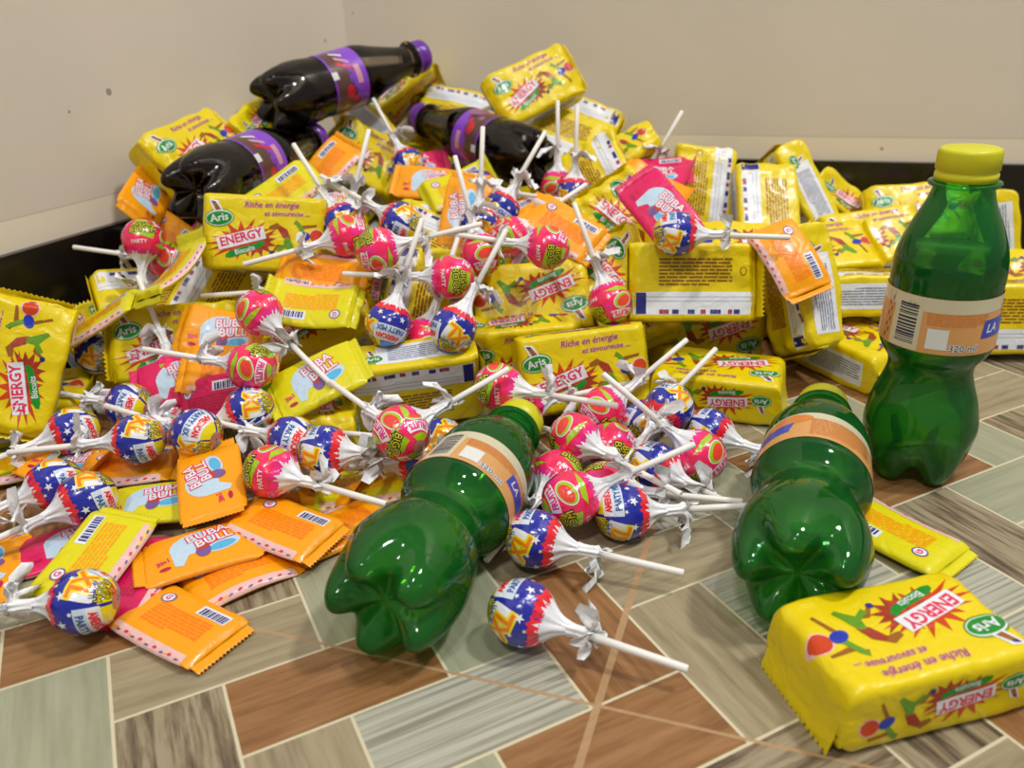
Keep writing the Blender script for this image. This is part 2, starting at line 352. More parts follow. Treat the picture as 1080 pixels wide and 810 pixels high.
def wrap(name, fn, art, V, F, mats, base, layer_off=0.00009):
    """base grid (V,F) with material base, plus the artwork mapped with fn(u, v, off)"""
    names = [base]; verts = list(V); faces = list(F); mi = [0] * len(F)
    for P, fc, m, layer in (art.items if art else []):
        if m not in names: names.append(m)
        k = len(verts); verts += [fn(u, v, layer * layer_off + 0.00006) for u, v in P]
        faces += [[k + q for q in f] for f in fc]; mi += [names.index(m)] * len(fc)
    return mk_mesh(name, verts, faces, [M[n] for n in names], mi)

# ------------------------------------------------------------------ flow-wrapped packets (biscuits, chewing gum)
def packet_fn(L, W, T, r, e, g, seed, amp, bend, curl, pillow=0.0, puff=0.04):
    off0 = Vector((seed * 7.31, seed * 3.17, seed * 1.93)); P = 2 * (W + T); a = L / 2
    def fn(u, v, off):
        v = (v + P / 2) % P - P / 2
        if -W / 2 <= v <= W / 2: y, z = v, T / 2
        elif W / 2 < v <= W / 2 + T: y, z = W / 2, T / 2 - (v - W / 2)
        elif -W / 2 - T <= v < -W / 2: y, z = -W / 2, T / 2 + (v + W / 2)
        else:
            w = v if v > 0 else v + P; y, z = W / 2 - (w - W / 2 - T), -T / 2
        qy = max(-W / 2 + r, min(W / 2 - r, y)); qz = max(-T / 2 + r, min(T / 2 - r, z)); dy, dz = y - qy, z - qz; l = math.hypot(dy, dz) or 1
        ny, nz = dy / l, dz / l; y, z = qy + ny * r, qz + nz * r
        if pillow: z *= 1 - pillow * (2 * y / W) ** 2
        au = abs(u); t = (au - (a - e)) / (e + g)
        k = 1 if t <= 0 else (math.sqrt(max(0, 1 - t * t)) if t < 1 else 0)
        sg = 1 if u > 0 else -1
        z = z * k * (1 + puff * (1 - (u / a) ** 2)) + (0.00035 * (1 if z > 0 else -1) if k < 0.2 else 0)
        near = min(1, max(0, (au - a * 0.45) / (a * 0.55)))
        y *= 1 + puff * 0.5 * k - 0.05 * (1 - k)
        b = bend[0] if u < 0 else bend[1]; d = max(0, au - a)
        zc = b * d * (1 + 12 * d) - curl * u * u; xx = sg * (min(au, a) + d * (1 - 0.35 * min(1, abs(b))))
        p = Vector((xx, y, z)) * 42 + off0
        n1 = noise.noise(p * 0.8); n2 = noise.noise(p * 2.1 + Vector((9, 2, 4))); rg = 1 - abs(noise.noise(Vector((xx * 18, y * 85, z * 60)) + off0)) * 2
        dsp = amp * (0.75 * n1 + (0.35 + 0.5 * near) * n2 + near * 0.7 * (rg - .5)) * (1 if k > 0.25 else 0.35)
        ws = amp * 1.1 * noise.noise(Vector((u * 30, v * 45, 3)) + off0) if k < 0.9 else 0
        return (xx + (sg * 0.3 * dsp if k < .9 else 0), y + ny * (dsp * 0.7 + off), z + nz * (dsp + off) + zc + ws * (1 - k))
    return fn, P
def packet(name, L, W, T, r, e, g, fin, seed, amp, bend, curl, art, base, nu=44, nv=56, **kw):
    """returns [(part name, mesh)] : wrapper and the two crimped end seals"""
    fn, P = packet_fn(L, W, T, r, e, g, seed, amp, bend, curl, **kw); a = L / 2
    mid = np.linspace(-(a - e), a - e, nu); te = np.sin(np.linspace(0, math.pi / 2, 8))[1:]
    us = np.concatenate([-(a - e + te[::-1] * (e + g)), mid, a - e + te * (e + g)])
    cr = []                                                            # denser rows at the rounded corners
    for c0_, c1_ in ((-W / 2, W / 2), (W / 2, W / 2 + T), (W / 2 + T, W / 2 + T + W), (-W / 2 - T, -W / 2)):
        n = max(3, int(nv * (c1_ - c0_) / P)); rr = r
        cr += [c0_, c0_ + rr * .35, c0_ + rr * .7] + list(np.linspace(c0_ + rr, c1_ - rr, n)) + [c1_ - rr * .7, c1_ - rr * .35]
    vs = sorted(set(round((x + P / 2) % P - P / 2, 6) for x in cr)); n = len(vs)
    V = [fn(u, v, 0) for u in us for v in vs]; F = []
    for i in range(len(us) - 1):
        for j in range(n): F.append((i * n + j, (i + 1) * n + j, (i + 1) * n + (j + 1) % n, i * n + (j + 1) % n))
    out = [('wrapper', wrap(name, fn, art, V, F, M, base))]
    for sg in (-1, 1):
        V = []; F = []; nn = 33; rows = 5; k0 = a + g * 0.9
        for top in (1, -1):
            for i in range(rows):
                for j in range(nn):
                    y = -W / 2 * 0.985 + W * 0.985 * j / (nn - 1); v = y if top > 0 else (W + T - y)
                    zig = 0.0007 * (1 if j % 2 else -1) if i == rows - 1 else 0
                    p = fn(sg * (k0 + (fin - g) * i / (rows - 1) + zig), y, 0); V.append((p[0], p[1], p[2] + (0.00015 if top > 0 else -0.00045) + (0.00025 if i % 2 else 0)))
        for q in (0, 1):
            for i in range(rows - 1):
                for j in range(nn - 1):
                    A = q * rows * nn + i * nn + j; f = (A, A + nn, A + nn + 1, A + 1); F.append(f if (q == 0) == (sg > 0) else f[::-1])
        A = rows * nn
        for j in range(nn - 1):
            f = ((rows - 1) * nn + j, A + (rows - 1) * nn + j, A + (rows - 1) * nn + j + 1, (rows - 1) * nn + j + 1); F.append(f if sg > 0 else f[::-1])
        out.append(('end_seal', mk_mesh(name + '_seal', V, F, [M[base]])))
    return out

PL_, PW_, PT_ = 0.087, 0.055, 0.031
def energy(art, cx, cy, s, a, w=1.0):
    """pink ENERGY on a white bar over an orange-red burst, with the green Biscuits ribbon under it"""
    c, q = math.cos(R_(a)), math.sin(R_(a)); pt = lambda x, y: (cx + s * (c * x - q * y), cy + s * (q * x + c * y))
    art.burst(*pt(0, -1), 22 * s * w, 12 * s, 'red', 1, 17, 5, a); art.burst(*pt(10, -4), 13 * s * w, 10 * s, 'dred', 1, 12, 8, a)
    art.rect(*pt(0, 0.6), 31 * s, 8.2 * s, 'white', 2, a + 3)
    art.text('ENERGY', *pt(0, 0.8), 8.0 * s, 'pink', 3, a + 3, bold=0.03, sx=0.93)
    art.poly([pt(x, y) for x, y in ((-12, -7.6), (-8, -5.8), (0, -5.2), (9, -4.4), (13, -3.2), (14, -5.4), (11, -7.6), (0, -9.6), (-9, -10.4), (-12.5, -9.6))], 'green', 2)
    art.text('Biscuits', *pt(0.5, -7.4), 4.6 * s, 'white', 3, a + 4, bold=0.01, sx=0.95)
def logo(art, cx, cy, s, a=0):
    art.ell(cx, cy, 10.6 * s, 6.6 * s, 'lgreen', 1, a); art.ell(cx, cy, 9.8 * s, 5.6 * s, 'white', 2, a); art.ell(cx, cy - .2 * s, 9.2 * s, 4.9 * s, 'green', 3, a)
    art.text('Aris', cx, cy, 7.4 * s, 'white', 4, a + 4, bold=0.02, sx=1.05)
    c, q = math.cos(R_(a)), math.sin(R_(a)); pt = lambda x, y: (cx + s * (c * x - q * y), cy + s * (q * x + c * y))
    art.poly([pt(-3, 4.6), pt(3.4, 5), pt(0.5, 12.5), pt(-5.4, 13.6)], 'white', 2); art.poly([pt(-1.6, 5.4), pt(2, 5.8), pt(-1, 11.6), pt(-4.2, 12.6)], 'brown', 3); art.poly([pt(-3.6, 11), pt(-1, 10.4), pt(-1.4, 12), pt(-4.2, 12.8)], 'navy', 4)
def fruit(art, cx, cy, s):
    """loose fruit shapes and leaves beside the lettering"""
    art.ell(cx + 17 * s, cy + 3.4 * s, 5.4 * s, 5.2 * s, 'palepink', 1); art.ell(cx + 17 * s, cy + 3.4 * s, 4.7 * s, 4.5 * s, 'red', 2)
    art.poly([(cx + s * x, cy + s * y) for x, y in ((-9, -9), (-4.4, -5.6), (-1, -8), (2, -10.6), (4, -9.2), (0.8, -3.6), (-1.6, 1.4), (-5, 1.6), (-5.4, -3.2), (-10.6, -6.4))], 'lgreen', 2)
    art.poly([(cx + s * x, cy + s * y) for x, y in ((-6, 1), (-0.6, 0.4), (-3.2, 7), (-7.6, 9.4), (-10, 7.6))], 'dred', 2)
    art.poly([(cx + s * x, cy + s * y) for x, y in ((-7, 9), (-10, 7), (-15, 6.2), (-16, 8.6), (-10.4, 11.4))], 'brown', 1)
    art.poly([(cx + s * x, cy + s * y) for x, y in ((-5, -4), (-9.8, -3.4), (-13.4, -8.4), (-12, -9.4), (-8.6, -5.8))], 'brown', 1)
    art.ell(cx + 8.4 * s, cy + 2.6 * s, 4.4 * s, 3.0 * s, 'blue', 2, 20); art.ell(cx - 13.5 * s, cy - 9.4 * s, 1.7 * s, 1.5 * s, 'navy', 2)
    art.poly([(cx + s * x, cy + s * y) for x, y in ((7, 0), (9.6, -0.6), (13.4, -9.4), (12, -10.2))], 'brown', 2)
    art.poly([(cx + s * x, cy + s * y) for x, y in ((6.4, 5), (9.2, 5.8), (5.4, 12), (2.4, 14.4), (1.6, 12.4))], 'lgreen', 2)
    art.poly([(cx + s * x, cy + s * y) for x, y in ((8, 8), (17, 10), (17, 11.6), (6, 10.4), (2, 13), (1, 11.4))], 'brown', 1)
def biscuit_art():
    A = Art(0.004); u = 0.001; F0 = 0
    energy(A, -15 * u, -5 * u, 1.12 * u, 14); logo(A, -31 * u, 9.5 * u, 1.0 * u, 8); fruit(A, 21 * u, -4 * u, 1.05 * u)
    A.text('Riche en énergie', 6 * u, 20.6 * u, 5.8 * u, 'palepink', 2, 2, bold=0.05, shear=0.2); A.text('Riche en énergie', 6 * u, 20.6 * u, 5.8 * u, 'tagred', 3, 2, bold=0.012, shear=0.2)
    A.text('et savoureuse ...', 17 * u, 14.8 * u, 5.0 * u, 'palepink', 2, 2, bold=0.05, shear=0.2); A.text('et savoureuse ...', 17 * u, 14.8 * u, 5.0 * u, 'tagred', 3, 2, bold=0.012, shear=0.2)
    yA = (PW_ / 2 + PT_ / 2)                                            # side above the front
    energy(A, -9 * u, yA - .5 * u, 0.86 * u, 3); logo(A, -31 * u, yA - 3 * u, 0.66 * u, 0); fruit(A, 19 * u, yA, 0.86 * u)
    yB = -yA                                                            # nutrition side below the front
    A.rect(6 * u, yB, 58 * u, 19 * u, 'white', 1); A.lines(9 * u, yB, 48 * u, 14 * u, 7, 'silver', 2, 3, th=0.55); A.lines(9 * u, yB, 47 * u, 13.4 * u, 7, 'navy', 3, 4, th=0.2)
    logo(A, -25 * u, yB - 3.5 * u, 0.72 * u, 0)
    y0 = -PW_ / 2 - PT_                                                 # back, running down from that side
    A.rect(0, y0 - 12.5 * u, PL_ * 0.985, 16 * u, 'white', 1); A.rect(0, y0 - 14 * u, PL_ * 0.985, .6 * u, 'silver', 2); A.rect(0, y0 - 17 * u, PL_ * 0.985, .6 * u, 'silver', 2)
    A.rect(37.5 * u, y0 - 12.5 * u, 7 * u, 15 * u, 'navy', 3)
    for k, (x, w, m) in enumerate(((-30, 5, 'navy'), (-24, 6, 'tagred'), (-15, 8, 'navy'), (-5, 7, 'tagred'), (4, 9, 'navy'), (14, 6, 'navy'), (22, 8, 'tagred'))):
        A.lines(x * u, y0 - 6.6 * u, w * u, 3.4 * u, 1, m, 3, k, th=0.9)
    A.lines(-1 * u, y0 - 34.5 * u, 52 * u, 20 * u, 8, 'brown', 1, 6, 180, 0.55); A.ell(-35 * u, y0 - 35 * u, 2.6 * u, 3.2 * u, 'brown', 1); A.ell(-35 * u, y0 - 35 * u, 1.8 * u, 2.4 * u, 'yellow', 2)
    return A
def build_thing(name, parts):
    r = empty(name)
    for n, me in parts: link(n, me, r)
    return r
class Kind:
    def __init__(s, name, parts): s.root = build_thing(name, parts); s.used = False
    def get(s):
        if not s.used: s.used = True; return s.root
        return copy_tree(s.root)
BA = biscuit_art()
BISC = [Kind('biscuit_pack', packet('biscuit_wrapper', PL_, PW_, PT_, 0.0038, 0.005, 0.003, 0.008, sd, am, bd, 0, BA, 'yellow', puff=pf))
        for sd, am, bd, pf in ((1, 0.0013, (-2.2, -2.0), .02), (2, 0.0024, (-1.4, 0.6), .05), (3, 0.0034, (1.6, 1.0), .05), (4, 0.0042, (0.8, -1.6), .04), (5, 0.0026, (-0.5, 1.8), .02), (6, 0.0058, (1.5, -1.2), .05))]

def gum_art(front, back, stripe, txt='white'):
    A = Art(0.004); u = 0.001
    A.ell(-4 * u, 4 * u, 12 * u, 9 * u, 'paleblue', 1, 20); A.ell(11 * u, -3 * u, 9.5 * u, 5 * u, 'paleblue', 1, 12); A.ell(11 * u, -4 * u, 7 * u, 3 * u, 'sky', 2, 12)
    A.poly([(x * u, y * u) for x, y in ((-16, 3), (-14, -11), (-10, -12), (-4, 0))], 'paleblue', 1)
    A.ell(1 * u, -5 * u, 4 * u, 4.6 * u, 'purple', 2); A.poly([(x * u, y * u) for x, y in ((-3, -2), (8, 2), (9, 0), (0, -4))], 'red', 3)
    for bold, m, l in ((0.09, 'magenta', 3), (0.02, 'white', 4)):
        A.text('BUBA', 4 * u, 9 * u, 8.4 * u, m, l, 12, bold=bold, sx=1.05); A.text('BULL', 7 * u, 2.6 * u, 8.4 * u, m, l, 12, bold=bold, sx=1.05)
    A.text('3in1', -19.5 * u, -5 * u, 4.2 * u, 'magenta', 2, 12, bold=0.04); A.ell(-19 * u, -10.5 * u, 3 * u, 1.3 * u, 'dmagenta', 2)
    W, T = 0.037, 0.007; y0 = -W / 2 - T
    A.rect(0, y0 - 0.5 * u, 50 * u, 8.4 * u, 'palepink', 1)
    for k in range(9): A.ell((-21 + 5.2 * k) * u, y0 - (0.5 + (k % 2)) * u, 1.4 * u, 0.9 * u, 'pink' if k % 2 else 'purple', 2, 20, n=8)
    A.rect(-14 * u, y0 - 29 * u, 20 * u, 6.5 * u, 'white', 1)
    x = -22.8
    rnd = random.Random(3)
    while x < -5: w = rnd.choice((.5, .8, 1.2)); A.rect(x * u, y0 - 28.6 * u, w * u, 4.6 * u, 'navy', 2); x += w + rnd.choice((.5, .7))
    A.ell(17 * u, y0 - 27 * u, 4.2 * u, 3.6 * u, 'purple', 1); A.ell(17 * u, y0 - 27 * u, 3.3 * u, 2.8 * u, 'white', 2); A.text('G', 17 * u, y0 - 27 * u, 4.6 * u, 'magenta', 3, 180, bold=0.03)
    A.lines(-2 * u, y0 - 17 * u, 38 * u, 14 * u, 7, back, 1, 9, 180, 0.7)
    return A
GUM = {}
for cname, base, bk, cu in (('orange', 'orange', 'dorange', 5), ('lemon', 'lemon', 'orange', -4), ('magenta', 'magenta', 'dmagenta', 8)):
    art = gum_art(base, bk, 'palepink')
    GUM[cname] = [Kind('chewing_gum_sachet', packet('gum_wrapper_' + cname, 0.052, 0.037, 0.007, 0.0033, 0.006, 0.004, 0.010, sd, am, bd, cl, art, base, nu=26, nv=36, pillow=0.45))
                  for sd, am, bd, cl in ((11 + cu, 0.0006, (0.3, 0.25), 1.5), (12 + cu, 0.0010, (-0.5, 0.8), -5 if cname != 'lemon' else 6))]

# ------------------------------------------------------------------ lollipops
RB = 0.0154
prof = []
for k in range(26):                                                    # pole to shoulder of the ball (axis +x towards the stick)
    t = math.pi * k / 25 * 0.80; prof.append((-RB * 1.04 * math.cos(t), RB * math.sin(t)))
xe, re_ = prof[-1]
for k in range(1, 11):
    t = k / 10; prof.append((xe + t * 0.0105, re_ + (0.0030 - re_) * (1 - (1 - t) ** 2.0)))
prof = np.array(prof); seg = np.hypot(*np.diff(prof, axis=0).T); arc = np.concatenate([[0], np.cumsum(seg)]); EQ = np.interp(0, prof[:26, 0], arc[:26])
def lolly_fn(seed, amp=0.0006):
    off0 = Vector((seed * 5.1, 2.2, seed))
    def fn(u, v, off):                                                 # u around, v towards the pole, 0 at the equator
        s = EQ - v; x = np.interp(s, arc, prof[:, 0]); r = np.interp(s, arc, prof[:, 1]); th = -u / RB
        near = max(0, min(1, (s - EQ) / (arc[-1] - EQ)))
        d = amp * noise.noise(Vector((x * 160, math.cos(th) * 2.1, math.sin(th) * 2.1)) + off0) * (0.5 + near) + r * 0.20 * near ** 1.5 * math.sin(9 * th + 3 * noise.noise(Vector((math.cos(th), math.sin(th), seed))))
        r2 = max(0.0002, r + d * min(1, r / 0.004)) + off
        nx = -(1 if s < EQ else 0) * off * (EQ - s) / EQ
        return (float(x) + nx, r2 * math.cos(th), r2 * math.sin(th))
    return fn
C2 = 2 * math.pi * RB
def lolly_art(kind):
    A = Art(0.0024); u = 0.001 * RB / 0.0137; W_ = C2 / u
    def ring(v0, v1, m, layer, zig=None):
        n = 26; top = []
        for k in range(n * 2 + 1):
            top.append((k * C2 / (2 * n), (v1 if not zig or k % 2 == 0 else v1 + zig * (0.7 + 0.5 * math.sin(k * 2.3))) * u))
        A.poly([(0, v0 * u), (C2, v0 * u)] + top[::-1], m, layer)
    lo = (EQ - arc[-1]) / u
    if kind == 'blue':
        ring(-13.6, -8.0, 'l_red', 1, 1.8); ring(-13.6, -13.0, 'l_white', 2, 3.4)
        for o in (0, W_ / 2):
            for x, y, r in ((6, -3.5, 2.3), (14, -1.2, 1.6), (21, -4.6, 2.0), (28, -0.6, 1.3), (36, -3.4, 2.2), (1, 0.5, 1.2), (31, -6.4, 1.1), (10, -6.8, 1.2)): A.star((x + o) * u, y * u, r * u, 'l_white', 3, a=17 * x)
            A.rect((11 + o) * u, 4.3 * u, 24 * u, 5.2 * u, 'l_pale', 1, 1); A.text('PARTY MIX', (11 + o) * u, 4.0 * u, 4.3 * u, 'l_text', 3, 1, bold=0.035, sx=0.86)
            A.rect((11 + o) * u, 9.4 * u, 24 * u, 5.4 * u, 'l_white', 1); A.text('AMERICAN', (11 + o) * u, 9.0 * u, 4.8 * u, 'l_red', 3, bold=0.05, sx=0.80)
            A.poly([((x + o) * u, y * u) for x, y in ((0, 12), (22, 12), (20, 21), (2, 21))], 'l_yellow', 1)
            A.poly([((x + o) * u, y * u) for x, y in ((23, 2), (38, 0.5), (40, 8), (38, 14), (24, 12.2))], 'l_white', 1)
            for bold, m, l in ((0.12, 'l_yellow', 3), (0.03, 'l_orange', 4)): A.text('XL', (30.5 + o) * u, 3.5 * u, 11.5 * u, m, l, -14, bold=bold, sx=1.0)
            A.poly([((x + o) * u, y * u) for x, y in ((23, 12.5), (41, 11), (40, 19.5), (24, 20))], 'l_yellow', 1)
            for bold, m, l in ((0.09, 'l_black', 3), (-0.005, 'l_yellow', 4)): A.text('BIGO', (32 + o) * u, 15.6 * u, 4.6 * u, m, l, -4, bold=bold, sx=1.15); A.text('BOOM', (32 + o) * u, 11.6 * u, 4.6 * u, m, l, -4, bold=bold, sx=1.15)
            A.text('FRUTTI', (33 + o) * u, 8.6 * u, 3 * u, 'l_blue', 3, 0, bold=0.03)
        A.poly([(0, 17.8 * u), (C2, 17.8 * u), (C2, 21.6 * u), (0, 21.6 * u)], 'l_skin', 2)
        A.poly([(x * u, y * u) for x, y in ((44, 11.5), (60, 13), (58, 21), (46, 21))], 'l_cyan', 4); A.ell(70 * u, 17 * u, 6 * u, 2.4 * u, 'l_red', 3)
        return A, 'l_blue'
    ring(-13.6, -8.8, 'l_hot', 1, 0.8); ring(-13.6, -13.2, 'l_white', 2, 3.2)
    for o in (0, W_ / 2):
        A.poly([((x + o) * u, y * u) for x, y in ((1, 2), (17, -1), (19, 9), (14, 14), (2, 15))], 'l_lime', 1)
        for bold, m, l in ((0.10, 'l_black', 3), (-0.005, 'l_yellow', 4)): A.text('BIGO', (9.5 + o) * u, 9.2 * u, 5.4 * u, m, l, 4, bold=bold, sx=1.2); A.text('BOOM', (10.5 + o) * u, 4.4 * u, 5.4 * u, m, l, 4, bold=bold, sx=1.2)
        A.rect((30 + o) * u, 10.8 * u, 20 * u, 5.4 * u, 'l_white', 2, -3); A.text('FRUITS', (30 + o) * u, 10.4 * u, 5.0 * u, 'l_hot', 3, -3, bold=0.05)
        A.ell((29 + o) * u, 2.6 * u, 7.4 * u, 4.8 * u, 'l_white', 1, 15); A.ell((29 + o) * u, 2.6 * u, 6.8 * u, 4.3 * u, 'l_lime', 2, 15); A.ell((28.6 + o) * u, 3.0 * u, 5.4 * u, 3.2 * u, 'l_melon', 3, 15)
        A.poly([((x + o) * u, y * u) for x, y in ((19, -5), (24, -3), (40, -6), (30, -7.6))], 'l_lime', 1)
        A.text('PARTY', (8 + o) * u, -3.6 * u, 3.6 * u, 'l_white', 2, 6, bold=0.02)
        A.ell((40 + o) * u, 6 * u, 2.4 * u, 4.2 * u, 'l_hot', 2); A.poly([((x + o) * u, y * u) for x, y in ((20, 14.5), (40, 15), (38, 19), (22, 19))], 'l_lime', 1)
    A.poly([(0, 18.4 * u), (C2, 18.4 * u), (C2, 21.6 * u), (0, 21.6 * u)], 'l_skin', 3)
    return A, 'l_pink'
def lolly(kind, seed):
    fn = lolly_fn(seed); art, base = LART[kind]; n = 40; ss = np.concatenate([np.linspace(0.0006, EQ, 16), np.linspace(EQ, arc[-1], 34)[1:]])
    V = [fn(C2 * j / n, EQ - s, 0) for s in ss for j in range(n)]; F = [(i * n + j, (i + 1) * n + j, (i + 1) * n + (j + 1) % n, i * n + (j + 1) % n)[::-1] for i in range(len(ss) - 1) for j in range(n)]
    F.append(tuple(range(n))[::-1] if True else ())
    ball = wrap('lollipop_wrapper', fn, art, V, F, M, base, 0.00005)
    wi = [m.name for m in ball.materials].index(M['l_white'].name); vlim = -13.3 * 0.001 * RB / 0.0137
    for q in range(len(F) - 1):                                        # unprinted white film from the shoulder to the neck
        if EQ - ss[q // n] < vlim: ball.polygons[q].material_index = wi
    # white twist: gathered neck, knot and a ragged flared frill
    x0 = prof[-1][0] - 0.001; rows = [(0, .0032, .2), (.003, .0028, .25), (.006, .0027, .3), (.0085, .0030, .35), (.0105, .0036, .45), (.0125, .0050, .6), (.0145, .0066, .75), (.0162, .0076, .9)]
    rnd = random.Random(seed * 13 + 5); n = 44; V = []; F = []; ph = rnd.random() * 6
    for i, (dx, r, pl) in enumerate(rows):
        for j in range(n):
            th = 2 * math.pi * j / n; w = 1 + pl * 0.55 * math.sin(7 * th + ph + i * 0.5) + pl * 0.5 * noise.noise(Vector((math.cos(th) * 2, math.sin(th) * 2, seed + i * .3)))
            lop = 1 + (0.9 * math.cos(th - ph) if i > 4 else 0); jag = (0.003 * noise.noise(Vector((th * 3, seed, 1.7))) * max(0, i - 4))
            rr = max(0.0022, r * w * max(.35, lop)); V.append((x0 + dx + jag - (0.0035 * (rr / .0076) if i > 5 else 0), rr * math.cos(th), rr * math.sin(th)))
    for i in range(len(rows) - 1):
        for j in range(n): F.append((i * n + j, i * n + (j + 1) % n, (i + 1) * n + (j + 1) % n, (i + 1) * n + j))
    tw = mk_mesh('wrapper_twist', V, F, [M['twist']])
    V = []; F = []; n = 12; L = 0.077
    for i, (x, r) in enumerate(((x0 - .004, .0019), (L - .0004, .0019), (L, .0016), (L, .0009), (L - .008, .0008))):
        for j in range(n): V.append((x, r * math.cos(2 * math.pi * j / n), r * math.sin(2 * math.pi * j / n)))
        if i: F += [((i - 1) * n + j, (i - 1) * n + (j + 1) % n, i * n + (j + 1) % n, i * n + j)[::-1] for j in range(n)]
    F.append(tuple(range(n)))
    st = mk_mesh('paper_stick', V, F, [M['stick']])
    return [('candy_ball', ball), ('wrapper_twist', tw), ('paper_stick', st)]
LART = {k: lolly_art(k) for k in ('blue', 'pink')}
LOL = {k: [Kind('lollipop', lolly(k, s)) for s in (1, 2, 3)] for k in ('blue', 'pink')}

# ------------------------------------------------------------------ bottles
def revolve(name, pr, m, n=64, feet=None, cap_top=True, cap_bot=True):
    V = []; F = []
    for z, r in pr:
        for j in range(n):
            th = 2 * math.pi * j / n; zz, rr = (z, r) if not feet else feet(z, r, th); V.append((rr * math.cos(th), rr * math.sin(th), zz))
    for i in range(len(pr) - 1): F += [(i * n + j, i * n + (j + 1) % n, (i + 1) * n + (j + 1) % n, (i + 1) * n + j) for j in range(n)]
    if cap_bot: F.append(tuple(range(n))[::-1])
    if cap_top: F.append(tuple((len(pr) - 1) * n + j for j in range(n)))
    return mk_mesh(name, V, F, [m])
def smooth_prof(pts, n=60):
    pts = np.array(pts, float); t = np.concatenate([[0], np.cumsum(np.hypot(*np.diff(pts, axis=0).T))]); T = np.linspace(0, t[-1], n)
    # Catmull-Rom through the points
    m = np.zeros_like(pts); m[1:-1] = (pts[2:] - pts[:-2]) / (t[2:] - t[:-2])[:, None]; m[0] = (pts[1] - pts[0]) / (t[1] - t[0]); m[-1] = (pts[-1] - pts[-2]) / (t[-1] - t[-2]); out = []
    for x in T:
        k = min(len(t) - 2, np.searchsorted(t, x, 'right') - 1); h = t[k + 1] - t[k]; s = (x - t[k]) / h
        out.append((2 * s**3 - 3 * s**2 + 1) * pts[k] + (s**3 - 2 * s**2 + s) * h * m[k] + (-2 * s**3 + 3 * s**2) * pts[k + 1] + (s**3 - s**2) * h * m[k + 1])
    return [(float(a), float(b)) for a, b in out]
mm = 0.001; RS = 0.00094
GP = [(z * mm, r * RS) for z, r in ((12, 2), (9, 10), (3.5, 17), (0.5, 22), (2.5, 26.5), (10, 30.5), (22, 33), (35, 33.4), (50, 30.5), (61, 26.5), (69, 24.4), (75, 25.2), (82, 29.8), (87, 32), (92, 32.2), (120, 30.8), (128, 31), (138, 29.8), (147, 27), (156, 23), (164, 19), (170, 16.8), (176, 15.4), (178, 15.2))]
DP = [(z * mm, r * 0.00095) for z, r in ((12, 2), (9, 10), (3.5, 17), (0.5, 21), (2.5, 25.5), (10, 29), (24, 31), (45, 31), (58, 29.6), (64, 29.4), (100, 29.4), (106, 30), (116, 28.6), (130, 24.4), (146, 20), (160, 16.6), (170, 15), (178, 14.6))]
def feet5(ins=0.0):
    def f(z, r, th):
        c = (0.5 + 0.5 * math.cos(5 * th)); valley = (1 - c) ** 1.6; zz = z; rr = r
        w = max(0, 1 - z / 0.034); zz += valley * 0.011 * w ** 1.2 * min(1, r / 0.016); rr *= 1 - 0.17 * valley * w ** 1.1 * (1 if r > .012 else .5)
        return zz + ins * w, rr
    return f
def strip(name, pr_fn, z0, z1, a0, a1, m, off=0.0004, nz=6, na=40):
    V = []; F = []
    for i in range(nz + 1):
        z = z0 + (z1 - z0) * i / nz; r = pr_fn(z) + off
        for j in range(na + 1): th = a0 + (a1 - a0) * j / na; V.append((r * math.cos(th), r * math.sin(th), z))
    for i in range(nz): F += [(i * (na + 1) + j, i * (na + 1) + j + 1, (i + 1) * (na + 1) + j + 1, (i + 1) * (na + 1) + j) for j in range(na)]
    return mk_mesh(name, V, F, [m])
def cap_mesh(z0, z1, r, m):
    n = 72; V = []; F = []; rows = [(z0, r * .93), (z0, r), (z0 + .0035, r), (z0 + .004, r * .965), (z0 + .0052, r * .965), (z0 + .0056, r), (z1 - .002, r * .985), (z1 - .0006, r * .95), (z1, r * .88), (z1, r * .1)]
    for i, (z, rr) in enumerate(rows):
        for j in range(n): th = 2 * math.pi * j / n; q = rr + (0.00025 * (1 if j % 2 else -1) if 5 <= i <= 6 else 0); V.append((q * math.cos(th), q * math.sin(th), z))
    for i in range(len(rows) - 1): F += [(i * n + j, i * n + (j + 1) % n, (i + 1) * n + (j + 1) % n, (i + 1) * n + j) for j in range(n)]
    F.append(tuple((len(rows) - 1) * n + j for j in range(n))); return mk_mesh('cap', V, F, [m])
